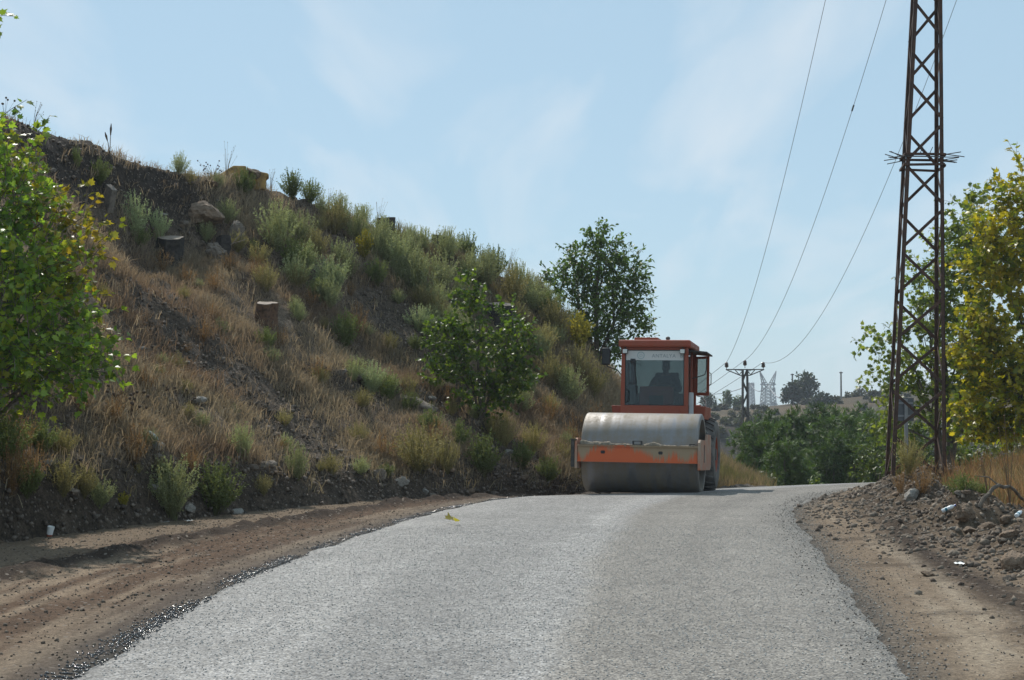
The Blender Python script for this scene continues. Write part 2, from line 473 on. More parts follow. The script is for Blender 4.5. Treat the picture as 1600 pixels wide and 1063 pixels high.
# left shoulder: windrow of moist soil, ruts
rough = fbm(GX * 3.1, GY * 3.1, 4, 21); fine = fbm(GX * 9, GY * 9, 3, 22)
ls = np.where(nearm & (dl > 0) & (dl < 12), 1.0, 0.0)
wid = np.clip(1 - (GY - 12) / 22, 0.12, 1)           # shoulder narrows with distance
wr = 2.55 * wid + 0.15 * fbm(al * 0.3, al * 0 + 3, 2, 30)
ridge = np.exp(-((dl - wr) / (0.30 * (0.4 + 0.6 * wid))) ** 2) * ls
ridge2 = np.exp(-((dl - 0.45 * wr) / (0.12)) ** 2) * ls
GZ = GZ + ls * (0.015 * rough) + ridge * (0.055 + 0.09 * np.maximum(rough, -0.4) + 0.05 * fine) + ridge2 * 0.02 + np.where(nearm & ~onroad, 0.012 * fine, 0)
rs = np.where(nearm & (dr < 0) & (dm > 0.2), 1.0, 0.0)
rr_ = np.exp(-((-dr - 1.15 - 0.2 * fbm(ar * 0.4, ar * 0, 2, 33)) / 0.22) ** 2) * rs * sstep(6, 14, GY)
GZ = GZ + rs * 0.012 * rough + rr_ * (0.035 + 0.05 * np.maximum(rough, -0.3))
# albedo
col = np.empty(GX.shape + (3,)); col[:] = C('straw') * 0.8
streak = fbm(dl * 5.5, al * 0.22, 4, 40)
streak_f = fbm(dl * 16, al * 0.5, 3, 41)
patch = fbm(GX * 0.7, GY * 0.7, 4, 42)
lc = mixc(C('red') * 1.1, C('tan') * 1.3, sstep(-0.2, 0.4, streak + 0.5 * streak_f + 0.3 * patch))
lc = mixc(lc, C('dark') * 0.9, np.clip(ridge * 1.25 + 0.45 * sstep(0.2, 0.6, rough + streak_f), 0, 1))
lc = mixc(lc, C('tan') * 0.86, sstep(0.2, 0.7, dl - wr) * 0.9)
lc = mixc(lc, C('grey') * 0.6, np.exp(-(dl / 0.5) ** 2) * 0.75)
col = np.where((nearm & onroad)[..., None], C('grey') * 0.45, col)
col = np.where((nearm & (dl > 0))[..., None], lc, col)
sr = fbm(-dr * 4.5, ar * 0.25, 4, 50)
rc = mixc(C('tan') * 1.05, C('pale') * 1.1, sstep(0.0, 0.6, sr + 0.4 * patch) * np.exp(-((-dr - 0.75) / 0.55) ** 2))
rc = mixc(rc, C('dark') * 1.0, np.clip(rr_ * 1.0 + 0.5 * sstep(0.1, 0.5, rough) + 0.5 * sstep(.15, .5, sr) * (np.abs(-dr - .75) > .5), 0, 1))
rc = mixc(rc, C('grey') * 0.62, np.exp(-(dr / 0.22) ** 2) * 0.7)
mc = mixc(C('tan') * 0.40, C('tan') * 0.66, sstep(-0.3, 0.4, rough)); mc = mixc(mc, C('dark') * 1.1, sstep(0.1, 0.5, fine) * 0.6)
rc = mixc(rc, mc, sstep(1.6, 0.5, dm))
rc = mixc(rc, C('straw') * 0.75, sstep(-0.7, -1.5, dm))
col = np.where((nearm & (dr < 0) & (dl < 0.0))[..., None], rc, col)
# far land: dry grass, steep bank with its shade and dark soil put into the colour
farn = fbm(GX * 0.05, GY * 0.05, 5, 60) * .6 + fbm(GX * 0.35, GY * 0.22, 3, 61) * .8
fc = mixc(np.array((0.105, 0.074, 0.042)), np.array((0.036, 0.033, 0.02)), sstep(-0.3, 0.4, farn))
bank = sstep(188, 196, GY + 10 * np.sin(GX * 0.05)) * (1 - sstep(206, 212, GY + 10 * np.sin(GX * 0.05)))
fc = mixc(fc, np.array((0.030, 0.028, 0.027)), bank * np.clip(.75 + .9 * fbm(GX * .25, GY * .3, 3, 66), .25, 1))
fc = mixc(fc, np.array((0.085, 0.085, 0.04)), sstep(52, 70, GY) * (1 - sstep(150, 190, GY)) * 0.8)
col = np.where((~nearm)[..., None], fc, col)
ny, nx = GX.shape
idx = np.arange(ny * nx).reshape(ny, nx)
F = np.stack([idx[:-1, :-1], idx[:-1, 1:], idx[1:, 1:], idx[1:, :-1]], -1).reshape(-1, 4)
ground = np_mesh('ground', np.stack([GX, GY, GZ], -1).reshape(-1, 3), F, M['soil'], col=col.reshape(-1, 3), smooth=True)
tag(ground, kind='structure', label='bare roadside soil, rubble bank and dry grassland stretching to the far hill')

def gz1(x, y):
    """height of the built ground mesh at a point"""
    j = int(np.clip(np.searchsorted(gx, x) - 1, 0, len(gx) - 2)); i = int(np.clip(np.searchsorted(gy, y) - 1, 0, len(gy) - 2))
    tx = (x - gx[j]) / (gx[j + 1] - gx[j]); ty = (y - gy[i]) / (gy[i + 1] - gy[i])
    return float((GZ[i, j] * (1 - tx) + GZ[i, j + 1] * tx) * (1 - ty) + (GZ[i + 1, j] * (1 - tx) + GZ[i + 1, j + 1] * tx) * ty)
def at_ground(px, py, dmin=7.0, dmax=48.0):
    """first ground point hit by the line of sight through a photo pixel"""
    d = dmin
    while d < dmax:
        p = W(px, py, d)
        if p.z < gz1(p.x, p.y): return Vector((p.x, p.y, gz1(p.x, p.y)))
        d += 0.03
    p = W(px, py, dmax); return Vector((p.x, p.y, gz1(p.x, p.y)))

# ---- road ribbon
NC = 44
tt = np.linspace(0, 1, NC)
RX = RL[:, None, 0] * (1 - tt) + RR[:, None, 0] * tt
RY = RL[:, None, 1] * (1 - tt) + RR[:, None, 1] * tt
jl = 0.10 * fbm(RY * 1.7, RX * 0, 4, 70); jr = 0.12 * fbm(RY * 1.7, RX * 0 + 5, 4, 71)
wdt = np.linalg.norm(RR - RL, axis=1)
RX = RX + jl * (1 - tt) ** 6 + jr * tt ** 6
edge = np.minimum(tt, 1 - tt)[None, :] * wdt[:, None]
RZ = zbase(RX, RY) + 0.028 * sstep(-0.02, 0.22, edge) + 0.028 * (1 - (2 * tt - 1) ** 2) - 0.02 * (edge <= 0.001)
arc = np.concatenate([[0], np.cumsum(np.linalg.norm(np.diff((RL + RR) / 2, axis=0), axis=1))])
rcuv = np.stack([np.broadcast_to(tt, RX.shape), np.broadcast_to(arc[:, None], RX.shape), edge], -1)
idx = np.arange(NR * NC).reshape(NR, NC)
F = np.stack([idx[:-1, :-1], idx[:-1, 1:], idx[1:, 1:], idx[1:, :-1]], -1).reshape(-1, 4)
m, nt, out = new_mat('chip_seal_road')
p = N(nt, 'ShaderNodeBsdfPrincipled', Roughness=0.72); p.inputs['Specular IOR Level'].default_value = 0.3
tcn = N(nt, 'ShaderNodeTexCoord'); at = N(nt, 'ShaderNodeAttribute', attribute_name='rc')
v1 = N(nt, 'ShaderNodeTexVoronoi', Scale=62.0); L(nt, tcn.outputs['Object'], v1.inputs['Vector'])
v2 = N(nt, 'ShaderNodeTexVoronoi', Scale=19.0); L(nt, tcn.outputs['Object'], v2.inputs['Vector'])
s1 = N(nt, 'ShaderNodeSeparateXYZ'); L(nt, v1.outputs['Color'], s1.inputs[0])
s2 = N(nt, 'ShaderNodeSeparateXYZ'); L(nt, v2.outputs['Color'], s2.inputs[0])
ramp = N(nt, 'ShaderNodeValToRGB'); L(nt, s1.outputs['X'], ramp.inputs[0])
e = ramp.color_ramp.elements
e[0].position = 0.0; e[0].color = (0.17, 0.165, 0.16, 1); e[1].position = 1.0; e[1].color = (0.58, 0.565, 0.55, 1)
for pos, c in ((0.25, (0.28, 0.272, 0.265, 1)), (0.55, (0.385, 0.373, 0.36, 1)), (0.78, (0.445, 0.415, 0.375, 1))):
    q = e.new(pos); q.color = c
# darker gaps between chips
gap = N(nt, 'ShaderNodeMapRange'); gap.inputs['From Min'].default_value = 0.35; gap.inputs['From Max'].default_value = 0.75; gap.inputs['To Min'].default_value = 1.0; gap.inputs['To Max'].default_value = 0.5
L(nt, v1.outputs['Distance'], gap.inputs['Value'])
m1 = N(nt, 'ShaderNodeMixRGB', blend_type='MULTIPLY'); m1.inputs['Fac'].default_value = 1; L(nt, ramp.outputs[0], m1.inputs['Color1']); L(nt, gap.outputs[0], m1.inputs['Color2'])
# clumps of 5 cm, patches of a metre, rolled lanes along the road
cl = N(nt, 'ShaderNodeMapRange'); cl.inputs['To Min'].default_value = 0.80; cl.inputs['To Max'].default_value = 1.17; L(nt, s2.outputs['Y'], cl.inputs['Value'])
m2 = N(nt, 'ShaderNodeMixRGB', blend_type='MULTIPLY'); m2.inputs['Fac'].default_value = 1; L(nt, m1.outputs[0], m2.inputs['Color1']); L(nt, cl.outputs[0], m2.inputs['Color2'])
mpn = N(nt, 'ShaderNodeMapping'); mpn.inputs['Scale'].default_value = (5.0, 0.035, 0); L(nt, at.outputs['Vector'], mpn.inputs[0])
ln = N(nt, 'ShaderNodeTexNoise', Scale=1.0, Detail=3.0, Distortion=0.3); L(nt, mpn.outputs[0], ln.inputs['Vector'])
lr = N(nt, 'ShaderNodeMapRange'); lr.inputs['From Min'].default_value = 0.3; lr.inputs['From Max'].default_value = 0.7; lr.inputs['To Min'].default_value = 0.80; lr.inputs['To Max'].default_value = 1.16
L(nt, ln.outputs[0], lr.inputs['Value'])
m3 = N(nt, 'ShaderNodeMixRGB', blend_type='MULTIPLY'); m3.inputs['Fac'].default_value = 1; L(nt, m2.outputs[0], m3.inputs['Color1']); L(nt, lr.outputs[0], m3.inputs['Color2'])
pn = N(nt, 'ShaderNodeTexNoise', Scale=0.9, Detail=4.0); L(nt, tcn.outputs['Object'], pn.inputs['Vector'])
pr = N(nt, 'ShaderNodeMapRange'); pr.inputs['From Min'].default_value = 0.3; pr.inputs['From Max'].default_value = 0.7; pr.inputs['To Min'].default_value = 0.88; pr.inputs['To Max'].default_value = 1.10
L(nt, pn.outputs[0], pr.inputs['Value'])
m4 = N(nt, 'ShaderNodeMixRGB', blend_type='MULTIPLY'); m4.inputs['Fac'].default_value = 1; L(nt, m3.outputs[0], m4.inputs['Color1']); L(nt, pr.outputs[0], m4.inputs['Color2'])
# freshly spread, still tan strip on the right half; bitumen showing at the edges
sx = N(nt, 'ShaderNodeSeparateXYZ'); L(nt, at.outputs['Vector'], sx.inputs[0])
wob = N(nt, 'ShaderNodeMath', operation='MULTIPLY_ADD'); wob.inputs[1].default_value = 0.10; L(nt, pn.outputs[0], wob.inputs[0]); L(nt, sx.outputs['X'], wob.inputs[2])
tn = N(nt, 'ShaderNodeMapRange', interpolation_type='SMOOTHSTEP'); tn.inputs['From Min'].default_value = 0.60; tn.inputs['From Max'].default_value = 0.66; tn.inputs['To Max'].default_value = 0.95
L(nt, wob.outputs[0], tn.inputs['Value'])
rp = N(nt, 'ShaderNodeValToRGB'); L(nt, wob.outputs[0], rp.inputs[0]); rp.color_ramp.interpolation = 'EASE'
re_ = rp.color_ramp.elements; re_[0].position = 0.0; re_[0].color = (.80, .80, .80, 1); re_[1].position = 1.0; re_[1].color = (.80, .80, .80, 1)
for ps_, vl_ in ((.12, .86), (.26, .92), (.40, .78), (.50, .76), (.58, .93), (.635, .90), (.67, .74), (.82, .76), (.92, .85)):
    q = re_.new(ps_); q.color = (vl_, vl_, vl_, 1)
m4b = N(nt, 'ShaderNodeMixRGB', blend_type='MULTIPLY'); m4b.inputs['Fac'].default_value = 1; L(nt, m4.outputs[0], m4b.inputs['Color1']); L(nt, rp.outputs[0], m4b.inputs['Color2']); m4 = m4b
m5 = N(nt, 'ShaderNodeMixRGB', blend_type='MULTIPLY'); m5.inputs['Color2'].default_value = (0.84, 0.80, 0.74, 1); L(nt, m4.outputs[0], m5.inputs['Color1']); L(nt, tn.outputs[0], m5.inputs['Fac'])
eb = N(nt, 'ShaderNodeMath', operation='MULTIPLY_ADD'); eb.inputs[1].default_value = 0.45; L(nt, s2.outputs['Z'], eb.inputs[0])
lx = N(nt, 'ShaderNodeMath', operation='GREATER_THAN'); lx.inputs[1].default_value = 0.5; L(nt, sx.outputs['X'], lx.inputs[0])
la = N(nt, 'ShaderNodeMath', operation='MULTIPLY_ADD'); la.inputs[1].default_value = 0.14; L(nt, lx.outputs[0], la.inputs[0]); L(nt, sx.outputs['Z'], la.inputs[2]); L(nt, la.outputs[0], eb.inputs[2])
er = N(nt, 'ShaderNodeMapRange', interpolation_type='SMOOTHSTEP'); er.inputs['From Min'].default_value = 0.08; er.inputs['From Max'].default_value = 0.36; er.inputs['To Min'].default_value = 0.85; er.inputs['To Max'].default_value = 0.0
L(nt, eb.outputs[0], er.inputs['Value'])
m6 = N(nt, 'ShaderNodeMixRGB'); m6.inputs['Color2'].default_value = (0.05, 0.048, 0.047, 1); L(nt, m5.outputs[0], m6.inputs['Color1']); L(nt, er.outputs[0], m6.inputs['Fac'])
L(nt, m6.outputs[0], p.inputs['Base Color'])
rg = N(nt, 'ShaderNodeMapRange'); rg.inputs['To Min'].default_value = 0.75; rg.inputs['To Max'].default_value = 0.18; L(nt, er.outputs[0], rg.inputs['Value']); L(nt, rg.outputs[0], p.inputs['Roughness'])
hm = N(nt, 'ShaderNodeMath', operation='SUBTRACT'); hm.inputs[0].default_value = 1.0; L(nt, v1.outputs['Distance'], hm.inputs[1])
hn = N(nt, 'ShaderNodeMath', operation='MULTIPLY_ADD'); hn.inputs[1].default_value = 0.7; L(nt, s1.outputs['Y'], hn.inputs[0]); L(nt, hm.outputs[0], hn.inputs[2])
b = N(nt, 'ShaderNodeBump', Strength=0.55, Distance=0.012); L(nt, hn.outputs[0], b.inputs['Height'])
wn = N(nt, 'ShaderNodeTexNoise', Scale=38.0, Detail=2.0); L(nt, tcn.outputs['Object'], wn.inputs['Vector'])
b2 = N(nt, 'ShaderNodeBump', Strength=1.0, Distance=0.03); L(nt, wn.outputs[0], b2.inputs['Height'])
nm = N(nt, 'ShaderNodeMixRGB'); L(nt, er.outputs[0], nm.inputs['Fac']); L(nt, b.outputs[0], nm.inputs['Color1']); L(nt, b2.outputs[0], nm.inputs['Color2'])
L(nt, nm.outputs[0], p.inputs['Normal'])
L(nt, p.outputs[0], out.inputs['Surface'])
M['road'] = m
road = np_mesh('road', np.stack([RX, RY, RZ], -1).reshape(-1, 3), F, M['road'], uv=rcuv.reshape(-1, 3), smooth=True)
tag(road, kind='structure', label='freshly gravelled grey country road curving to the right')
def road_z(x, y):
    d = (RX - x) ** 2 + (RY - y) ** 2
    return float(RZ.ravel()[np.argmin(d)])

# ---- hillside: ruled from toe to crest, then over the top and back down
vb = np.concatenate([np.linspace(0, 1, NV1), 1 + np.linspace(0, 1.6, 60)[1:] ** 1.3])
uu = np.linspace(0, 1, NU)
U2, V2 = np.meshgrid(uu, vb, indexing='ij')
T3 = np.concatenate([TOEc, zbase(TOEc[:, 0], TOEc[:, 1])[:, None] - 0.03], 1)
D = CRc - T3
vv = np.clip(V2, 0, 1)
prof = vv + 0.075 * np.sin(vv * math.pi) * np.sin(U2 * 9) - 0.03 * np.sin(vv * 2 * math.pi)
prof = prof + 0.05 * sstep(0, 0.06, vv) * (1 - sstep(0.06, 0.6, vv))          # cut bank at the toe
ledge = np.exp(-((U2 - 0.335) / 0.06) ** 2)                                  # steep bare cut under the crest on the left
prof = prof - 0.21 * ledge * sstep(0.45, 0.8, vv) * (1 - sstep(0.86, 1.0, vv))
HX = T3[:, None, 0] + D[:, None, 0] * V2; HY = T3[:, None, 1] + D[:, None, 1] * V2
HZ = T3[:, None, 2] + D[:, None, 2] * prof
over = np.clip(V2 - 1, 0, None)
HZ = HZ - D[:, None, 2] * (0.04 * sstep(0, 0.3, over) + 1.1 * sstep(0.5, 1.7, over)) - 0.6 * sstep(1.0, 1.8, over)
wob = fbm(HX * 0.45, HY * 0.45, 4, 80); wob2 = fbm(HX * 1.5, HY * 1.5, 4, 81); wob3 = fbm(HX * 5, HY * 5, 3, 82)
env = sstep(0, 0.08, V2) * (1 - 0.75 * sstep(0.93, 1.0, vv) * (V2 <= 1.02))
sc_h = np.clip(D[:, 2] / 6, 0.12, 1)[:, None]
HZ = HZ + env * sc_h * (0.42 * wob + 0.26 * wob2) + (0.03 + 0.04 * env) * wob3 * sstep(-0.01, 0.01, V2)
# gullies running down the slope
gul = fbm(U2 * 46, V2 * 1.2, 3, 83)
HZ = HZ - env * sc_h * 0.07 * sstep(0.05, 0.5, gul)
HP = np.stack([HX, HY, HZ], -1)
PXh, PYh = proj(HP)
def ell(cx, cy, rx, ry, ang):
    a = math.radians(ang); x = PXh - cx; y = PYh - cy
    u = (x * math.cos(a) + y * math.sin(a)) / rx; v = (-x * math.sin(a) + y * math.cos(a)) / ry
    return np.exp(-(u * u + v * v) ** 1.5)
scree = np.zeros(HX.shape)
for e_ in [(330, 560, 190, 42, 38), (470, 680, 130, 40, 40), (610, 500, 95, 38, 52), (690, 575, 80, 26, 35), (110, 250, 130, 70, 25), (240, 310, 120, 55, 25), (470, 305, 60, 20, 25), (560, 612, 60, 22, 20), (700, 645, 85, 24, 30), (800, 720, 60, 30, 20), (230, 480, 60, 30, 40)]:
    scree = np.maximum(scree, ell(*e_))
scree = np.clip(scree * 1.25 + 0.35 * wob2 * (scree > 0.15), 0, 1)
toe_bare = 1 - sstep(0.05, 0.13, V2 + 0.03 * wob2)
hc = mixc(np.array((0.15, 0.112, 0.084)), np.array((0.215, 0.165, 0.12)), sstep(-0.3, 0.4, wob2))
hc = mixc(hc, C('scree'), np.clip(scree, 0, 1) * 0.95)
hc = mixc(hc, np.array((0.095, 0.073, 0.055)), toe_bare * 0.9)
lip_shade = np.clip(np.maximum(ell(110, 240, 120, 62, 25), ell(235, 290, 110, 42, 25)) * 1.3 + .3 * wob2 - .1, 0, 1)
hc = mixc(hc, np.array((0.058, 0.046, 0.038)), lip_shade * 0.9)  # shade under the left crest, put into the soil colour
hc = hc * (1 + 0.3 * wob3[..., None])
nV = len(vb)
idx = np.arange(NU * nV).reshape(NU, nV)
F = np.stack([idx[:-1, :-1], idx[1:, :-1], idx[1:, 1:], idx[:-1, 1:]], -1).reshape(-1, 4)
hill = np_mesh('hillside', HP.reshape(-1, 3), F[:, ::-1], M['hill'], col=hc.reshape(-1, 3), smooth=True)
tag(hill, kind='structure', label='steep brown embankment with scree and dry grass left of the road')

vis = (V2 <= 1.0)
_hx = np.where(vis, PXh, 1e9); _hy = np.where(vis, PYh, 1e9)
_du = np.gradient(HP, axis=0); _dv = np.gradient(HP, axis=1)
HN = np.cross(_du, _dv); HN /= np.linalg.norm(HN, axis=-1, keepdims=True) + 1e-12
HN = np.where(HN[..., 2:3] < 0, -HN, HN)
def at_hill(px, py, sink=0.0):
    q = (_hx - px) ** 2 + (_hy - py) ** 2
    cand = q < 30 + q.min()
    d = np.where(cand, HY, 1e9)
    i = np.unravel_index(np.argmin(d), d.shape)
    return Vector(HP[i]) - Vector((0, 0, sink)), Vector(HN[i])
# ------------------------------------------------------------------ vegetation
def tri_fan(pts, centre):
    V = [centre] + pts
    F = [(0, i, i % len(pts) + 1) for i in range(1, len(pts) + 1)]
    return np.array(V, dtype=np.float64), np.array(F)
_pl = [(0, 0), (.22, -.08), (.30, .12), (.52, .22), (.34, .38), (.38, .64), (.16, .58), (0, 1.0), (-.16, .58), (-.38, .64), (-.34, .38), (-.52, .22), (-.30, .12), (-.22, -.08)]
PALM = tri_fan([(x, y, 0.22 * abs(x) - 0.18 * y * y) for x, y in _pl], (0, .33, -0.01))
OVAL = (np.array([(0, 0, 0), (.24, .30, .07), (.22, .65, .02), (0, 1, -.12), (-.22, .65, .02), (-.24, .30, .07), (0, .45, -.02)], dtype=np.float64),
        np.array([(0, 1, 6), (1, 2, 6), (2, 3, 6), (3, 4, 6), (4, 5, 6), (5, 0, 6)]))
RHOMB = (np.array([(0, 0, 0), (.26, .45, .06), (0, 1, -.08), (-.26, .45, .06)], dtype=np.float64), np.array([(0, 1, 2), (0, 2, 3)]))

def frames(dirs, ups):
    """orthonormal frames with Y along dirs and Z near ups"""
    d = dirs / (np.linalg.norm(dirs, axis=1, keepdims=True) + 1e-9)
    x = np.cross(d, ups); x /= np.linalg.norm(x, axis=1, keepdims=True) + 1e-9
    z = np.cross(x, d)
    return np.stack([x, d, z], axis=2)
def instance(tmpl, pos, R, size, col, colj=None):
    V, F = tmpl
    P = np.einsum('nij,kj->nki', R, V) * np.asarray(size)[:, None, None] + pos[:, None, :]
    n, k = len(pos), len(V)
    FF = (F[None] + (np.arange(n) * k)[:, None, None]).reshape(-1, 3)
    CC = np.repeat(col[:, None, :], k, axis=1).reshape(-1, 3)
    return P.reshape(-1, 3), FF, CC
def rand_unit(n, r):
    v = r.normal(size=(n, 3)); return v / np.linalg.norm(v, axis=1, keepdims=True)

def leafy(r, blobs, ntwig, nleaf, tw_len, lsize, tmpl, cols, shell=0.45, droop=0.25, upw=0.35, flat=0.6):
    """twigs through ellipsoids, leaves along every twig -> leaf arrays and twig segments"""
    w = np.array([b[6] for b in blobs], dtype=float); w /= w.sum()
    bi = r.choice(len(blobs), ntwig, p=w)
    B = np.array([b[:6] for b in blobs], dtype=float)[bi]
    u = rand_unit(ntwig, r); rad = r.random(ntwig) ** shell
    st = B[:, :3] + u * rad[:, None] * B[:, 3:6]
    out_ = u * np.array([1, 1, 0.8]) + np.array([0, 0, upw]) + r.normal(size=(ntwig, 3)) * 0.45
    out_ /= np.linalg.norm(out_, axis=1, keepdims=True)
    ln = tw_len * (0.55 + 0.9 * r.random(ntwig))
    en = st + out_ * ln[:, None]
    tw_tone = r.random(ntwig)
    t = (np.arange(nleaf)[None, :] + r.random((ntwig, nleaf))) / nleaf
    pos = st[:, None] + (en - st)[:, None] * t[..., None]
    side = rand_unit(ntwig * nleaf, r).reshape(ntwig, nleaf, 3)
    ld = out_[:, None] * 0.55 + side * 0.9; ld[..., 2] -= droop
    up = r.normal(size=ld.shape) * (1 - flat) + np.array([0, 0, flat])
    pos = pos + side * (lsize * 0.25)
    pos = pos.reshape(-1, 3); ld = ld.reshape(-1, 3); up = up.reshape(-1, 3)
    n = len(pos)
    cs = np.array(cols, dtype=float)
    pick = np.clip((np.repeat(tw_tone, nleaf) + 0.25 * r.normal(size=n)), 0, 0.999)
    x = pick * (len(cs) - 1); i = x.astype(int); f = (x - i)[:, None]
    c = cs[i] * (1 - f) + cs[np.minimum(i + 1, len(cs) - 1)] * f
    c = c * (0.8 + 0.4 * r.random(n))[:, None]
    sz = lsize * (0.6 + 0.65 * r.random(n))
    return instance(tmpl, pos, frames(ld, up), sz, c), st, en

def wood(name, parent, base, trunks, targets, r, r0, mat, seed_bend=0.25, twigs=None, forkz=0.35, leadz=None):
    """tapered trunk(s), limbs arching to targets, thin twigs"""
    mb = MB(); rr = random.Random(seed_bend * 1000)
    paths = []
    for (dx_, dy_, h, k) in trunks:
        pts = []; n = 9
        ax = rr.uniform(0, 6.28)
        for i in range(n + 1):
            t = i / n
            b = 0.05 * h * math.sin(t * 3.0 + ax) * t
            pts.append(Vector((dx_ * t + b, dy_ * t + b * 0.6, h * t - 0.15 * (i == 0))))
        mb.tube(pts, [r0 * k * (1.0 - 0.85 * (i / n)) * (1.35 if i == 0 else 1) for i in range(n + 1)], 9)
        paths.append((pts, k, h))
    for tg in targets:
        tg = Vector(tg)
        best = min(paths, key=lambda q: (q[0][-1] - tg).length)
        pts, k, h = best
        zt = tg.z
        hi = max(forkz * h, min(0.9 * h, zt * rr.uniform(0.45, 0.8)))
        f = hi / h * 9; i = min(int(f), 8); s = pts[i].lerp(pts[i + 1], f - i)
        rs_ = r0 * k * (1 - 0.85 * hi / h) * rr.uniform(0.35, 0.6)
        mid = s.lerp(tg, 0.5) + Vector((rr.uniform(-.1, .1), rr.uniform(-.1, .1), 0.12 * (tg - s).length)) * 1.0
        q = []
        for a in range(7):
            t = a / 6
            q.append(s * (1 - t) ** 2 + mid * 2 * t * (1 - t) + tg * t * t)
        mb.tube(q, [max(0.006, rs_ * (1 - 0.85 * a / 6)) for a in range(7)], 6)
    if twigs is not None:
        for a, b in twigs:
            mb.tube([a, (Vector(a) + Vector(b)) / 2 + Vector((0, 0, 0.015)), b], [0.006, 0.0045, 0.003], 3, cap=False)
    return mb.build(name, mat, parent)

def make_tree(name, label, cat, base, blobs, trunks, r0, seed, ntwig, nleaf, tw_len, lsize, tmpl, cols, mat, group=None, limbs=16, barkm='bark', extra=None, shell=0.45, **kw):
    r = np.random.default_rng(seed)
    root = empty(name, base)
    tag(root, label, cat, group)
    (V, F, CC), st, en = leafy(r, blobs, ntwig, nleaf, tw_len, lsize, tmpl, cols, shell=shell, **kw)
    if extra:
        for e_ in extra:
            (V2_, F2_, C2_), s2_, e2_ = leafy(r, e_['blobs'], e_['ntwig'], e_['nleaf'], e_['tw_len'], e_['lsize'], tmpl, e_['cols'], shell=e_.get('shell', 0.5), **kw)
            F = np.vstack([F, F2_ + len(V)]); V = np.vstack([V, V2_]); CC = np.vstack([CC, C2_]); st = np.vstack([st, s2_]); en = np.vstack([en, e2_])
    np_mesh('crown', V, F, mat, root, col=CC)
    sel = r.choice(len(st), min(limbs, len(st)), replace=False)
    tw = list(zip(st, en))
    wood('trunk', root, base, trunks, [st[i] for i in sel], r, r0, M[barkm], seed_bend=seed * 0.013, twigs=[(tuple(a), tuple(b)) for a, b in tw])
    return root

GREEN = [(0.055, 0.095, 0.018), (0.085, 0.14, 0.022), (0.13, 0.19, 0.028), (0.18, 0.235, 0.032)]
GOLD = [(0.11, 0.125, 0.02), (0.20, 0.18, 0.022), (0.28, 0.215, 0.025), (0.30, 0.20, 0.025)]

# near plane tree at the left edge of the frame
pb = W(-60, 800, 19.0); bx, by = pb.x, pb.y
bz = 0.15
def rel(px, py, d): 
    q = W(px - 22, py - (12 if py > 500 else 0), d); return (q.x - bx, q.y - by, q.z - bz)
bl = []
for (px, py, d, r_, w) in [(-60, 330, 19, .9, 1.5), (-20, 450, 18.6, .95, 1.8), (30, 540, 18.4, .75, 1.4), (60, 430, 18.9, .55, 1.0), (25, 330, 19.2, .55, 1.0), (95, 570, 18.3, .5, .8), (-25, 255, 19.4, .34, .3), (-90, 560, 19, .9, 1.0), (-160, 420, 19.5, 1.1, 1.0), (0, 590, 18.8, .5, .6)]:
    bl.append((*rel(px, py, d), r_, r_, r_ * .8, w))
ex = []
for (px, py, d, r_, nt_, cols_) in [(145, 400, 19.0, .30, 14, GOLD), (105, 330, 19.2, .25, 12, GOLD), (120, 470, 18.9, .38, 18, GOLD[:3] + GREEN[2:]), (175, 545, 18.2, .26, 12, GREEN[1:]), (150, 590, 18.3, .28, 10, GREEN[1:]), (45, 225, 19.4, .22, 8, GREEN[2:] + GOLD[:2]), (10, 190, 19.4, .15, 4, GREEN[2:]), (-5, 105, 19.5, .1, 3, GREEN[1:]), (-15, 22, 19.5, .12, 3, GREEN[1:]), (150, 345, 19.0, .15, 5, GOLD), (60, 260, 19.3, .2, 7, GOLD), (80, 640, 18.4, .2, 5, GREEN[2:] + GOLD[:1])]:
    ex.append(dict(blobs=[(*rel(px, py, d), r_, r_, r_, 1)], ntwig=max(2, nt_ - 1) if py < 120 else int(nt_ * 1.3), nleaf=8, tw_len=.38, lsize=.10, cols=cols_))
make_tree('plane_tree', 'leafy green plane tree with yellowing twigs cut off by the left edge of the view', 'tree', (bx, by, bz), bl,
          [(0.1, 0.1, 3.6, 1.0), (0.5, -0.3, 3.0, .7), (-0.6, 0.2, 3.4, .8), (0.05, 0.3, 4.6, .5)], 0.13, 5, 900, 10, .55, .095, PALM, [tuple(1.55 * v for v in c) for c in GREEN] + [(0.30, 0.30, 0.035)], M['leaf'], limbs=40, extra=ex)

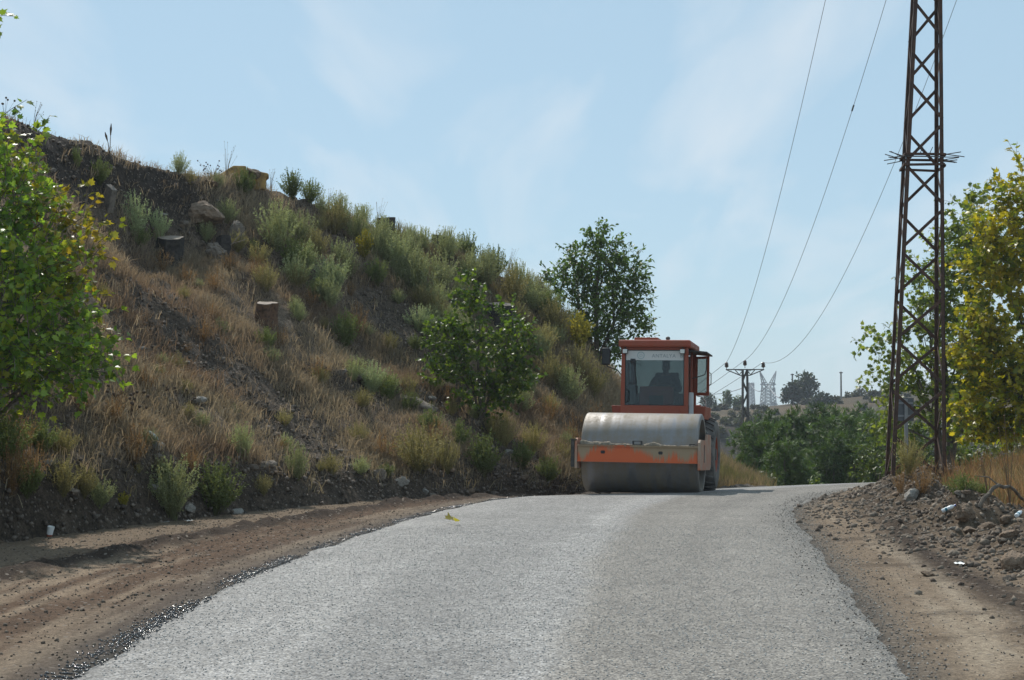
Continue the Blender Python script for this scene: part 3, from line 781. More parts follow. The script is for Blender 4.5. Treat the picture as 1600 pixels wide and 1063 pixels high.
# sapling half way up the slope
def hill_tree(px, py, name, label, sc_pts, seed, ntwig, nleaf, tw, ls, cols, tmpl, d=None, r0=0.05, trunks=None, mat='leaf', limbs=22, shell=0.5):
    b = at_hill(px, py)[0]
    q = []
    for (x, y, rx, rz, w) in sc_pts:
        c = W(x, y, b.y + 0.0)
        s = b.y / FPX
        q.append((c.x - b.x, random.uniform(-.15, .15), c.z - b.z, rx * s, rx * s, rz * s, w))
    return make_tree(name, label, 'tree', tuple(b - Vector((0, 0, .1))), q, trunks, r0, seed, ntwig, nleaf, tw, ls, tmpl, cols, M[mat], limbs=limbs, shell=shell)
hill_tree(752, 652, 'plane_sapling', 'bushy green plane sapling with one tall leading shoot on the lower slope',
          [(735, 445, 10, 26, .35), (735, 500, 30, 40, .8), (800, 505, 28, 36, .9), (700, 530, 32, 30, .9), (750, 560, 62, 48, 2.2), (790, 590, 42, 36, 1.2), (700, 575, 34, 30, .8), (765, 615, 48, 26, 1.1), (690, 500, 16, 16, .2), (815, 560, 18, 30, .5)],
          21, 560, 9, .26, .09, [tuple(1.25 * v for v in c) for c in GREEN[:3]] + [(0.20, 0.26, 0.035)], PALM, r0=.045, trunks=[(0.0, 0, 2.5, 1), (.5, 0, 1.9, .8), (-.45, .1, 1.7, .8), (.25, -.1, 1.6, .6)], limbs=26)
hill_tree(935, 560, 'crest_tree', 'dark round-headed green tree standing on the crest behind the roller cab',
          [(932, 365, 16, 26, .4), (945, 385, 28, 30, .8), (905, 405, 28, 26, .8), (945, 430, 52, 40, 2.0), (980, 420, 26, 32, .9), (990, 460, 28, 32, .9), (895, 440, 38, 32, 1.1), (870, 430, 18, 18, .3), (950, 480, 56, 34, 2.0), (995, 495, 22, 16, .4), (925, 505, 40, 26, 1.0), (940, 535, 44, 22, 1.1), (975, 545, 26, 16, .4), (1000, 515, 20, 9, .25), (880, 480, 26, 20, .5)],
          22, 1000, 9, .3, .12, [(0.055, 0.095, 0.02), (0.08, 0.135, 0.026), (0.13, 0.19, 0.035)], OVAL, r0=.09, trunks=[(.2, 0, 3.2, 1), (-.6, 0, 2.4, .7), (.9, 0, 2.2, .7)], limbs=34)

# trees at the right
def ground_tree(px, d, name, label, sc_pts, seed, ntwig, nleaf, tw, ls, cols, tmpl, r0, trunks, mat='leaf', limbs=30, shell=0.5, ydepth=None, group=None):
    x = (px - 800) / FPX * d
    b = Vector((x, d, gz1(x, d)))
    q = []
    for (qx, qy, rx, rz, w) in sc_pts:
        c = W(qx, qy, d); s = d / FPX
        q.append((c.x - b.x, random.uniform(-.5, .5) * rx * s, c.z - b.z, rx * s, (ydepth or rx) * s, rz * s, w))
    return make_tree(name, label, 'tree', tuple(b), q, trunks, r0, seed, ntwig, nleaf, tw, ls, tmpl, cols, M[mat], limbs=limbs, shell=shell, group=group)
YG = [(0.14, 0.19, 0.03), (0.30, 0.31, 0.03), (0.46, 0.38, 0.034), (0.52, 0.40, 0.038)]
ground_tree(1640, 33, 'yellowing_tree', 'tall plane tree turning yellow at the right edge of the view', 
    [(1600, 290, 50, 40, .8), (1640, 320, 70, 60, 1.5), (1570, 350, 40, 40, .8), (1600, 400, 70, 60, 1.8), (1660, 430, 90, 80, 1.6), (1560, 450, 50, 50, 1.2), (1590, 520, 78, 60, 2.2), (1545, 560, 42, 45, 1.1), (1570, 620, 60, 50, 1.6), (1640, 600, 90, 80, 1.6), (1530, 620, 34, 40, .9), (1520, 530, 30, 40, .7), (1512, 660, 26, 26, .5), (1535, 400, 30, 40, .6), (1600, 670, 60, 30, 1.0), (1545, 680, 30, 22, .4), (1720, 450, 90, 110, 1.4)],
    31, 1450, 9, .42, .125, YG, PALM, .14, [(.1, .1, 4.2, 1), (-.8, 0, 3.6, .7), (.7, 0, 4, .7)], limbs=46)
ground_tree(1480, 39.5, 'green_tree', 'loose pale green tree with a long side branch behind the lattice tower',
    [(1520, 340, 34, 36, .7), (1500, 400, 46, 40, 1.3), (1450, 440, 34, 36, .5), (1490, 480, 50, 50, 1.6), (1430, 510, 40, 34, .35), (1390, 530, 30, 22, .22), (1355, 535, 20, 14, .14), (1390, 570, 34, 24, .22), (1460, 570, 50, 44, 1.1), (1500, 560, 50, 60, 1.6), (1480, 640, 60, 40, 1.7), (1420, 620, 36, 26, .35), (1375, 600, 18, 10, .1), (1545, 420, 40, 60, 1.2), (1550, 600, 50, 80, 1.3), (1400, 660, 26, 30, .5)],
    32, 1100, 9, .42, .125, [(0.10, 0.14, 0.03), (0.175, 0.215, 0.042), (0.26, 0.28, 0.05)], PALM, .12, [(.1, .1, 4, 1), (-.9, 0, 3.2, .8), (-.4, .3, 4.2, .7), (.7, 0, 3.6, .7)], limbs=46)

# ---- pine thicket in the valley beyond the road
def needle_spray():
    V = []; F = []
    r = random.Random(3)
    for i in range(11):
        a = r.uniform(0, 6.28); t = r.uniform(0.1, 0.75); s = r.uniform(.5, 1.0)
        d = Vector((math.cos(a) * .75, r.uniform(.3, 1.0), math.sin(a) * .75)).normalized() * s * .62
        b = Vector((0, t * .5, 0)); w = d.cross(Vector((.3, .2, 1))).normalized() * .045
        i0 = len(V); V += [b - w, b + w, b + d]; F.append((i0, i0 + 1, i0 + 2))
    return np.array([tuple(v) for v in V]), np.array(F)
NEED = needle_spray()
PINE = [(0.03, 0.058, 0.014), (0.058, 0.10, 0.022), (0.11, 0.165, 0.034)]
def pine_proto(seed, h, rad, label, cols, ntw=640):
    r = np.random.default_rng(seed); q = []
    nb = 26
    for i in range(nb):
        t = (i + .5) / nb; z = h * (0.12 + 0.86 * t)
        rr_ = rad * (1 - t) ** .62 * (0.75 + .5 * r.random()) + .12
        a = i * 2.4 + r.random()
        q.append((math.cos(a) * rr_ * .62, math.sin(a) * rr_ * .62, z, .30 * rad * (1.15 - t * .6), .30 * rad * (1.15 - t * .6), .045 * h, 1.3 - t))
    return make_tree('pine_tree', label, 'tree', (0, 0, 0), q, [(r.normal() * .1, r.normal() * .1, h * .96, 1)], .085 * h / 5, seed, ntw, 7, .34, .34, NEED, cols, M['pine'], group='young pines in the valley beyond the road', limbs=26, shell=.4, upw=.5, droop=-.1)
def copy_tree(o, parent=None):
    c = o.copy(); COL.objects.link(c)
    if parent: c.parent = parent; c.matrix_parent_inverse = o.matrix_parent_inverse.copy()
    for ch in list(o.children): copy_tree(ch, c)
    return c
PL = 'young dark green pine in the thicket beyond the road crest'
P1 = pine_proto(41, 6.4, 1.7, PL, PINE)
P2 = pine_proto(42, 5.6, 1.9, PL, PINE[1:] + [(0.065, 0.10, 0.026)])
P3 = pine_proto(43, 7.2, 1.6, PL, PINE)
protos = [P1, P2, P3]; used_p = set()
# photo pixel of the tip, depth, which
for i, (px, py, d, k) in enumerate([(1185, 660, 58, 1), (1205, 655, 66, 0), (1222, 668, 55, 2), (1243, 648, 60, 2), (1258, 655, 70, 1), (1275, 646, 63, 0), (1300, 642, 72, 2), (1320, 650, 58, 1), (1345, 645, 66, 0), (1365, 652, 60, 2), (1232, 690, 52, 1), (1300, 690, 53, 0), (1340, 695, 53, 1), (1385, 660, 70, 1), (1410, 655, 64, 0), (1180, 690, 68, 0), (1360, 648, 82, 2), (1215, 650, 84, 1), (1290, 652, 88, 0), (1440, 660, 75, 2), (1330, 662, 76, 1), (1190, 664, 86, 2)]):
    tip = W(px, py, d); g = gz1(tip.x, tip.y)
    o = protos[k]
    if k in used_p: o = copy_tree(protos[k])
    used_p.add(k)
    h = {0: 6.4, 1: 5.6, 2: 7.2}[k] * 1.0
    s = max(.5, (tip.z - g) / h)
    o.location = (tip.x, tip.y, g); o.rotation_euler = (0, 0, random.uniform(0, 6.28)); o.scale = (s * random.uniform(.95, 1.15),) * 2 + (s,)
    o['label'] = PL
# lighter broad-leaved bushes in front of the pines and by the pole
def bush_tree(px, py, d, w, h, name, label, cols, seed, ntw=70, ls=.13, group=None, mat='leaf_far', tm=OVAL):
    tip = W(px, py, d); s = d / FPX; g = gz1(tip.x, tip.y)
    b = Vector((tip.x, tip.y, min(g, tip.z - h * s)))
    hh = tip.z - b.z; ww = w * s
    q = [(0, 0, hh * .5, ww * .42, ww * .42, hh * .42, 2), (-ww * .25, .1, hh * .4, ww * .26, ww * .26, hh * .32, 1), (ww * .25, -.1, hh * .42, ww * .25, ww * .25, hh * .35, 1), (ww * .05, 0, hh * .8, ww * .2, ww * .2, hh * .16, .6)]
    return make_tree(name, label, 'bush' if 'bush' in name or 'shrub' in name else 'tree', tuple(b), q, [(0, 0, hh * .6, 1), (ww * .2, 0, hh * .5, .7), (-ww * .2, 0, hh * .5, .7)], .02 + .012 * hh, seed, ntw, 8, .28 * max(.6, hh / 2.5), ls, tm, cols, M[mat], limbs=10, group=group)
for i, (px, py, d, w, h) in enumerate([(1478, 668, 46, 80, 80), (1530, 676, 44, 90, 76), (1585, 672, 45, 90, 80), (1640, 668, 46, 100, 90), (1500, 690, 42.5, 50, 50)]):
    bush_tree(px, py, d, w, h, 'bush', 'green bush in the hedge of undergrowth behind the yellowing tree', [(0.07, 0.11, 0.024), (0.12, 0.155, 0.03), (0.18, 0.20, 0.04)], 150 + i, ntw=150, group='undergrowth behind the yellowing tree')
LG = [(0.075, 0.12, 0.026), (0.12, 0.16, 0.034), (0.17, 0.20, 0.04)]
bush_tree(1206, 741, 47, 46, 22, 'bush', 'low light green bush at the foot of the pines right of the roller', LG, 51)
bush_tree(1270, 743, 47, 46, 18, 'bush', 'low light green bush at the road crest under the middle pines', LG, 52)
bush_tree(1376, 640, 44, 70, 115, 'bush', 'tall light green bush beside the foot of the lattice tower', LG, 53, ntw=190)
bush_tree(1170, 722, 50.5, 60, 40, 'bush', 'yellow green bush at the foot of the utility pole', [(0.09, 0.09, 0.02), (0.14, 0.125, 0.025)], 54, ntw=90)
bush_tree(1420, 660, 41, 70, 90, 'bush', 'green bush behind the grey sign post', LG, 55, ntw=150)
# trees and bushes on the skyline of the far hill
DK = [(0.022, 0.034, 0.012), (0.035, 0.05, 0.018)]
bush_tree(1257, 583, 262, 42, 47, 'round_tree', 'dark round tree with a bare trunk, the taller of the pair on the far hill', DK, 61, ntw=240, ls=.55)
bush_tree(1238, 598, 258, 30, 32, 'round_tree', 'dark low tree leaning against the taller one on the far hill', DK, 62, ntw=160, ls=.55)
bush_tree(1284, 616, 240, 34, 20, 'bush', 'dark round bush on the far hill right of the pair of trees', DK, 63, ntw=120, ls=.5)
bush_tree(1136, 611, 262, 13, 24, 'small_tree', 'slender small tree on the far skyline left of the utility pole', LG[:2], 64, ntw=60, ls=.5)
bush_tree(1153, 618, 262, 14, 18, 'small_tree', 'small thin tree on the far skyline just left of the utility pole', LG[:2], 65, ntw=50, ls=.5)
bush_tree(1106, 614, 255, 20, 24, 'small_tree', 'small tree on the far skyline right beside the roller cab', DK, 66, ntw=70, ls=.5)
BR = [(0.06, 0.055, 0.035), (0.085, 0.075, 0.045), (0.05, 0.06, 0.025)]
for i, (px, py, w, h) in enumerate([(1325, 615, 26, 18), (1345, 607, 28, 22), (1365, 612, 28, 22), (1385, 604, 30, 24), (1300, 622, 22, 12), (1410, 600, 34, 26), (1440, 596, 40, 28)]):
    bush_tree(px, py, 262, w, h, 'scrub_bush', 'brownish scrub bush in the row along the crest of the far hill', BR, 70 + i, ntw=60, ls=.5, group='scrub along the crest of the far hill')
for i in range(125):
    px = random.uniform(1110, 1420) if i < 95 else random.uniform(1420, 2000); d = random.uniform(205, 255) if i < 60 or i > 94 else random.uniform(192, 204)
    x = (px - 800) / FPX * d
    if i == 0:
        sp = bush_tree(px, 640, d, 12, 9, 'scrub_bush', 'small brown scrub bush on the dry far hillside', BR, 90, ntw=40, ls=.5, group='small scrub on the far hillside'); o = sp
    else: o = copy_tree(sp)
    o.location = (x, d, gz1(x, d) - .1); s = random.uniform(.6, 1.2); o.scale = (s, s, s * .9); o.rotation_euler = (0, 0, random.uniform(0, 6))

# ---- feathery shrubs (wormwood), several looks
def shrub_mesh(seed, cols, h=1.0, spread=.55, nst=75, nlf=22, lf=.055, tipcol=None, upright=.6, lw=.2):
    r = np.random.default_rng(seed)
    n = nst
    a = r.random(n) * 6.283; tilt = (r.random(n) ** .8) * spread
    ln = h * (.6 + .45 * r.random(n)) * (1 - .25 * tilt)
    K = 6
    base = np.stack([np.cos(a), np.sin(a), np.zeros(n)], 1) * (.06 * r.random(n))[:, None]
    t = np.linspace(0, 1, K)
    out0 = np.stack([np.cos(a), np.sin(a), np.zeros(n)], 1)
    hor = (np.sin(tilt) * ln)[:, None] * (t[None] ** 1.0) * (1 - .2 * t[None]); ver = (np.cos(tilt) * ln)[:, None] * (t[None] ** (1.0 - .15 * upright))
    wig = r.normal(size=(n, K, 3)) * .018 * h
    P = base[:, None] + out0[:, None] * hor[..., None] + np.array([0, 0, 1.0]) * ver[..., None] + wig
    # stems as thin strips
    sw = .0045 * h
    side = np.cross(out0, np.array([0, 0, 1.0])) * sw
    V = np.concatenate([P - side[:, None], P + side[:, None]], 1).reshape(-1, 3)
    F = []
    for i in range(n):
        b = i * 2 * K
        for k in range(K - 1): F += [(b + k, b + K + k, b + K + k + 1), (b + k, b + K + k + 1, b + k + 1)]
    F = np.array(F)
    stemc = np.array(cols[0]) * .8 + np.array((.03, .02, .01))
    CC = np.repeat(stemc[None], len(V), 0)
    # leaflets
    tl = .18 + .82 * r.random((n, nlf)) ** .8
    x = tl * (K - 1); i = np.minimum(x.astype(int), K - 2); f = (x - i)[..., None]
    rows = np.arange(n)[:, None]
    pos = P[rows, i] * (1 - f) + P[rows, i + 1] * f
    dr_ = (P[rows, i + 1] - P[rows, i]); dr_ /= np.linalg.norm(dr_, axis=-1, keepdims=True)
    ld = dr_ * .7 + rand_unit(n * nlf, r).reshape(n, nlf, 3) * .8
    m = n * nlf
    cs = np.array(cols); pk = np.clip(r.random((n, 1)) * .7 + .3 * r.random((n, nlf)), 0, .999) * (len(cs) - 1)
    ii = pk.astype(int); ff = (pk - ii)[..., None]
    c = cs[ii] * (1 - ff) + cs[np.minimum(ii + 1, len(cs) - 1)] * ff
    if tipcol is not None:
        kk = sstep(.6, 1, tl)[..., None]; c = c * (1 - kk) + np.array(tipcol) * kk
    tm = (np.array([(0, 0, 0), (lw, .4, .03), (0, 1, 0), (-lw, .4, .03)], dtype=float), np.array([(0, 1, 2), (0, 2, 3)]))
    v2, f2, c2 = instance(tm, pos.reshape(-1, 3), frames(ld.reshape(-1, 3), r.normal(size=(m, 3)) + np.array([0, 0, .4])), lf * h ** .5 * (.6 + .8 * r.random(m)), c.reshape(-1, 3))
    return np.vstack([V, v2]), np.vstack([F, f2 + len(V)]), np.vstack([CC, c2])
SH = {
 'g': [(0.115, 0.125, 0.062), (0.155, 0.17, 0.09), (0.20, 0.205, 0.125)],
 'l': [(0.15, 0.18, 0.10), (0.20, 0.225, 0.13), (0.25, 0.265, 0.16)],
 'd': [(0.055, 0.07, 0.026), (0.08, 0.10, 0.035), (0.115, 0.125, 0.05)],
 'y': [(0.10, 0.10, 0.02), (0.17, 0.15, 0.022), (0.24, 0.19, 0.025)],
 'b': [(0.14, 0.085, 0.04), (0.20, 0.13, 0.065), (0.27, 0.19, 0.10)],
 'o': [(0.11, 0.10, 0.045), (0.16, 0.14, 0.065), (0.20, 0.165, 0.085)],
}
for t in SH: SH[t] = [tuple(min(.55, v * (1.45 if t == 'b' else 2.05)) for v in c) for c in SH[t]]
shm = {}
for t in SH:
    shm[t] = []
    for k in range(3):
        kw = dict(seed=100 + k + ord(t), cols=SH[t])
        if t in 'gl': kw.update(nst=130, nlf=34, spread=.75 + .1 * k, lf=.040, lw=.16)
        if t == 'd': kw.update(nst=110, nlf=32, spread=.8, lf=.05)
        if t == 'y': kw.update(nst=60, nlf=24, spread=.6, lf=.07, lw=.25)
        if t == 'b': kw.update(nst=60, nlf=12, spread=.85, lf=.05, lw=.12)
        if t == 'o': kw.update(nst=120, nlf=28, spread=.8, lf=.042, lw=.14)
        V, F, CC = shrub_mesh(**kw)
        o = np_mesh('shrub_form', V, F, M['straw' if t == 'b' else 'herb'], col=CC)
        shm[t].append(o.data); COL.objects.unlink(o); bpy.data.objects.remove(o)
NAMES = {'g': 'wormwood_shrub', 'l': 'wormwood_shrub', 'd': 'green_shrub', 'y': 'yellow_flowering_shrub', 'b': 'dry_weed', 'o': 'olive_shrub'}
KINDT = {'g': 'grey-green feathery shrub', 'l': 'pale silvery feathery shrub', 'd': 'dark green shrub', 'y': 'yellow green shrub', 'b': 'dry brown weed clump', 'o': 'olive brown shrub'}
def shrub(t, P, h_m, w_m, label=None, group=None, lean=None):
    me = random.choice(shm[t])
    o = bpy.data.objects.new(NAMES[t], me); COL.objects.link(o)
    o.location = P
    o.scale = (w_m / .92, w_m / .92, h_m * 1.12)
    o.rotation_euler = (random.uniform(-.1, .1), random.uniform(-.05, .12), random.uniform(0, 6.28))
    tag(o, label or KINDT[t] + ' growing in the dry grass of the embankment', 'shrub', group)
    return o
named = [
 ('l', 215, 372, 78, 66, 'pale silvery shrub left of and above the charred stump near the top'),
 ('l', 250, 372, 48, 52, 'small pale shrub touching the upper left side of the charred stump'),
 ('d', 160, 286, 42, 42, 'bright green shrub in the bare dark cut below the left crest'),
 ('d', 125, 262, 34, 22, 'small dark shrub in the bare soil near the left crest'),
 ('g', 282, 262, 36, 36, 'spiky grass-like tuft on the skyline right of the bare cut'),
 ('d', 385, 300, 42, 44, 'dark green shrub in front of the ochre stone on the crest'),
 ('d', 458, 296, 46, 46, 'round dark shrub on the skyline right of the ochre stone'),
 ('g', 432, 385, 78, 74, 'large grey-green shrub below the skyline right of the rock outcrop'),
 ('l', 520, 455, 62, 80, 'wide silvery shrub standing above the long scree streak'),
 ('y', 570, 402, 46, 40, 'yellow flowering shrub below the charred stump on the skyline'),
 ('d', 540, 538, 62, 52, 'dark shrub in the shade below the wide silvery shrub'),
 ('l', 660, 515, 44, 58, 'compact silvery shrub on the scree left of the sapling'),
 ('d', 606, 622, 46, 52, 'bright green clump beside the flat grey ledge on the lower slope'),
 ('l', 585, 612, 52, 56, 'pale feathery shrub behind the bright green clump on the lower slope'),
 ('g', 384, 716, 62, 46, 'lone grey-green shrub on bare ground of the lower slope'),
 ('d', 335, 800, 84, 92, 'big dark green shrub at the foot of the bank by the dirt shoulder'),
 ('g', 272, 806, 98, 100, 'tallest grey-green shrub at the foot of the bank'),
 ('g', 160, 786, 50, 62, 'grey-green shrub at the foot of the bank left of the biggest pair'),
 ('y', 196, 792, 26, 26, 'small yellow flowering plant at the foot of the bank'),
 ('d', 860, 748, 42, 46, 'fresh green shrub on the toe of the bank left of the drum'),
 ('y', 905, 545, 62, 64, 'yellow green shrub under the dark tree on the crest'),
 ('o', 655, 730, 78, 100, 'wide olive clump of tall weeds on the lower slope above the pale rocks'),
 ('d', 760, 740, 70, 66, 'dark green weeds at the toe of the bank below the sapling'),
 ('g', 465, 745, 60, 44, 'grey-green shrub near the toe above the pair of round stones'),
]
for (t, px, py, h, w, lab) in named:
    P, n_ = at_hill(px, py, .05); s = P.y / FPX
    shrub(t, P, h * s, w * s, lab)
GR1 = 'shrubs covering the upper right slope'; GR2 = 'shrubs and weeds scattered on the lower slope'
upper = [('g', 470, 380, 58, 60), ('d', 492, 312, 40, 44), ('g', 530, 345, 52, 50), ('g', 560, 374, 58, 56), ('o', 420, 450, 48, 50), ('g', 620, 424, 72, 70), ('g', 652, 455, 72, 78), ('g', 700, 405, 56, 60), ('d', 740, 405, 50, 50), ('g', 690, 446, 60, 68), ('g', 760, 446, 68, 70), ('o', 800, 475, 68, 70), ('g', 720, 476, 50, 56), ('g', 832, 484, 58, 60), ('d', 780, 424, 48, 50), ('g', 742, 386, 34, 40), ('g', 664, 388, 40, 48), ('o', 872, 525, 66, 58), ('o', 862, 602, 60, 60), ('g', 890, 625, 58, 58), ('g', 560, 592, 40, 46), ('g', 450, 366, 46, 48), ('g', 355, 342, 40, 48), ('g', 600, 372, 44, 44), ('g', 590, 400, 46, 50), ('g', 640, 400, 48, 50), ('o', 690, 376, 30, 36), ('d', 715, 372, 26, 40), ('g', 815, 452, 50, 50), ('g', 505, 330, 36, 40), ('o', 500, 400, 50, 50), ('g', 480, 420, 50, 56), ('g', 545, 430, 44, 50), ('o', 930, 622, 60, 56), ('g', 845, 560, 50, 54), ('o', 905, 590, 56, 54), ('d', 590, 440, 46, 46), ('g', 735, 436, 52, 56), ('g', 340, 290, 30, 34), ('o', 300, 285, 26, 34), ('g', 575, 345, 36, 36), ('o', 625, 366, 30, 36), ('g', 650, 356, 26, 36), ('g', 770, 405, 36, 40), ('g', 830, 440, 34, 36), ('o', 845, 455, 36, 40), ('g', 860, 470, 36, 36)]
for (t, px, py, h, w) in upper:
    P, n_ = at_hill(px, py, .05); s = P.y / FPX
    shrub(t, P, h * s, w * s, KINDT[t] + ' in the dense growth of the upper right slope', GR1)
for i in range(50):
    px = random.uniform(440, 900)
    top = 300 + (px - 440) * .36
    py = random.uniform(top + 30, top + 150)
    if scree[np.unravel_index(np.argmin((_hx - px) ** 2 + (_hy - py) ** 2), _hx.shape)] > .35: continue
    P, n_ = at_hill(px, py, .05); s = P.y / FPX; h = random.uniform(30, 58)
    t = random.choice('gggood')
    shrub(t, P, h * s, h * s * random.uniform(.9, 1.3), KINDT[t] + ' in the dense growth of the upper right slope', GR1)
lower = [('d', 12, 715, 80, 100), ('d', 62, 700, 56, 70), ('o', 100, 705, 46, 60), ('b', 30, 690, 60, 80), ('o', 130, 776, 52, 50), ('o', 100, 768, 60, 66), ('b', 52, 752, 84, 80), ('b', 18, 765, 92, 80), ('o', 640, 610, 30, 40), ('g', 820, 642, 50, 50), ('b', 600, 716, 52, 60), ('o', 832, 702, 50, 50), ('o', 792, 694, 50, 50), ('b', 902, 702, 60, 50), ('b', 932, 682, 60, 56), ('g', 320, 668, 30, 34), ('o', 300, 650, 26, 30), ('b', 185, 660, 56, 50), ('b', 130, 640, 50, 50), ('b', 232, 610, 44, 50), ('b', 210, 720, 70, 64), ('b', 560, 520, 54, 50), ('o', 700, 735, 62, 58), ('b', 860, 660, 50, 50), ('b', 440, 540, 40, 46), ('o', 420, 500, 34, 40), ('b', 300, 730, 46, 50), ('o', 445, 660, 28, 34), ('b', 500, 590, 40, 50), ('o', 560, 690, 40, 44), ('b', 680, 690, 46, 50), ('d', 820, 730, 46, 44), ('o', 880, 725, 44, 44), ('o', 905, 740, 36, 40), ('d', 45, 770, 60, 60), ('b', 340, 450, 40, 46), ('b', 400, 430, 40, 46), ('b', 490, 480, 36, 46), ('b', 360, 420, 36, 40), ('o', 370, 390, 34, 40), ('b', 330, 500, 36, 46), ('b', 290, 440, 36, 46), ('o', 110, 480, 60, 40), ('o', 160, 470, 40, 36), ('o', 520, 735, 36, 44), ('o', 410, 770, 34, 40), ('d', 640, 640, 36, 40), ('d', 670, 670, 40, 46), ('d', 715, 700, 48, 50)]
for (t, px, py, h, w) in lower:
    P, n_ = at_hill(px, py, .05); s = P.y / FPX
    shrub(t, P, h * s, w * s, KINDT[t] + ' among the dry grass of the lower slope', GR2)
for i in range(75):
    px = random.uniform(190, 930); py = random.uniform(max(330, 300 + (px - 440) * .36 + 100), 745)
    P, n_ = at_hill(px, py, .04); s = P.y / FPX; h = random.uniform(16, 38); t = random.choice('gggooodb')
    shrub(t, P, h * s, h * s * random.uniform(.9, 1.5), KINDT[t] + ' among the dry grass of the lower slope', GR2)
# field at the right
for (t, px, py, h, w, lab) in [('d', 1506, 786, 46, 56, 'dark green bush at the foot of the lattice tower on the rubble bank'), ('d', 1535, 782, 24, 30, 'small green shrub right of the bush by the tower'), ('o', 1420, 742, 60, 56, 'olive weeds between the legs of the tower'), ('b', 1440, 770, 56, 56, 'dry brown weeds under the tower'), ('b', 1408, 772, 50, 40, 'dry brown weeds at the left legs of the tower')]:
    P = at_ground(px, py, 20); s = P.y / FPX
    shrub(t, P - Vector((0, 0, .04)), h * s, w * s, lab)

# ---- dry grass as stuff
def grass_blades(P, Nrm, hgt, cols, r, nb=9, lean=.5, wid=.006, spread=.10):
    """P (n,3) tuft points -> blades"""
    n = len(P); m = n * nb
    pos = np.repeat(P, nb, 0) + r.normal(size=(m, 3)) * np.array([spread, spread, 0.0])
    h = np.repeat(hgt, nb) * (.45 + .75 * r.random(m))
    d = r.normal(size=(m, 3)) * lean * .6; d[:, 2] = 1; d += np.repeat(Nrm, nb, 0) * .25
    d /= np.linalg.norm(d, axis=1, keepdims=True)
    bend = r.normal(size=(m, 3)) * .35 * lean; bend[:, 2] = -.15 * lean
    side = np.cross(d, rand_unit(m, r)); side /= np.linalg.norm(side, axis=1, keepdims=True) + 1e-9
    w = (wid * (.6 + .8 * r.random(m)))[:, None]
    mid = pos + d * (h * .55)[:, None]; tip = pos + (d + bend) * h[:, None]
    base = pos - np.array([0, 0, .05])
    V = np.stack([base - side * w, base + side * w, mid - side * w * .8, mid + side * w * .8, tip], 1).reshape(-1, 3)
    F0 = np.array([(0, 1, 3), (0, 3, 2), (2, 3, 4)])
    F = (F0[None] + (np.arange(m) * 5)[:, None, None]).reshape(-1, 3)
    c = np.repeat(cols, nb, 0) * (.75 + .5 * r.random(m))[:, None]
    CC = np.repeat(c, 5, 0)
    return V, F, CC
r = np.random.default_rng(77)
iu = r.integers(0, NU - 1, 130000); iv = r.integers(int(NV1 * .03), NV1 + 22, 130000)
fx, fy = r.random(130000), r.random(130000)
def bil(A): 
    A = A if A.ndim == 3 else A[..., None]
    return (A[iu, iv] * ((1 - fx) * (1 - fy))[:, None] + A[iu + 1, iv] * (fx * (1 - fy))[:, None] + A[iu, iv + 1] * ((1 - fx) * fy)[:, None] + A[iu + 1, iv + 1] * (fx * fy)[:, None])
Pg = bil(HP); Ng = HN[iu, iv]; scg = bil(scree)[:, 0]; tb = bil(toe_bare)[:, 0]
pgx, pgy = proj(Pg)
dens = fbm(Pg[:, 0] * .8, Pg[:, 1] * .8 + Pg[:, 2], 4, 90)
keep = (r.random(len(Pg)) < np.clip(.52 + 1.15 * dens, .05, 1) * (1 - .88 * np.clip(scg * 1.2 - .1, 0, 1)) * (1 - .9 * tb)) & (pgx > -220) & (pgx < 1250)
Pg, Ng, pgx, pgy, dens = Pg[keep], Ng[keep], pgx[keep], pgy[keep], dens[keep]
area = r.permutation(len(Pg))[:50000]
Pg, Ng, pgx, pgy, dens = Pg[area], Ng[area], pgx[area], pgy[area], dens[area]
tone = fbm(Pg[:, 0] * .5 + 9, Pg[:, 1] * .5 + Pg[:, 2] * .6, 3, 91)
rust = np.array((0.225, 0.160, 0.112)); straw = np.array((0.33, 0.27, 0.19)); oliv = np.array((0.17, 0.165, 0.085)); pale = np.array((0.42, 0.35, 0.25))
cg = mixc(rust, straw, sstep(-.35, .35, tone))
greenk = sstep(470, 720, pgx) * sstep(650, 480, pgy) + .8 * sstep(700, 780, pgy)
cg = mixc(cg, oliv, np.clip(greenk * (.5 + .5 * r.random(len(Pg))), 0, 1) * .75)
cg = mixc(cg, pale, (r.random(len(Pg)) < .07) * .8)
hg = .10 + .15 * r.random(len(Pg)) + .10 * np.clip(dens, 0, 1)
V, F, CC = grass_blades(Pg, Ng, hg, cg, r, nb=9, lean=.9, wid=.0048, spread=.10)
g = np_mesh('dry_grass', V, F, M['straw'], col=CC)
tag(g, 'rust and straw coloured dry grass covering the embankment', 'grass', kind='stuff')
# field grass at the right and rise beyond the road
n = 44000
X = r.uniform(5.2, 23, n); Y = r.uniform(20, 44, n)
dmF, _ = sd_poly(X, Y, MOUND); drF, _ = sd_poly(X, Y, RR)
k = (dmF < -.75 + .25 * r.normal(size=n)) & (drF < -.35) & (X < Y * .55 + .5)
X, Y = X[k], Y[k]
Z = np.array([gz1(a, b) for a, b in zip(X, Y)])
Pf = np.stack([X, Y, Z], 1); tone = fbm(X * .6, Y * .6, 3, 95)
cf = mixc(np.array((0.25, 0.14, 0.07)), np.array((0.40, 0.29, 0.16)), sstep(-.3, .4, tone)); cf = mixc(cf, np.array((0.17, 0.17, 0.07)), (r.random(len(X)) < .25) * .8)
V, F, CC = grass_blades(Pf, np.tile([0, 0, 1.0], (len(X), 1)), .28 + .32 * r.random(len(X)), cf, r, nb=9, lean=.45, wid=.006, spread=.12)
g = np_mesh('dry_grass', V, F, M['straw'], col=CC)
tag(g, 'tall straw coloured grass in the field around the lattice tower', 'grass', kind='stuff')
n = 7000
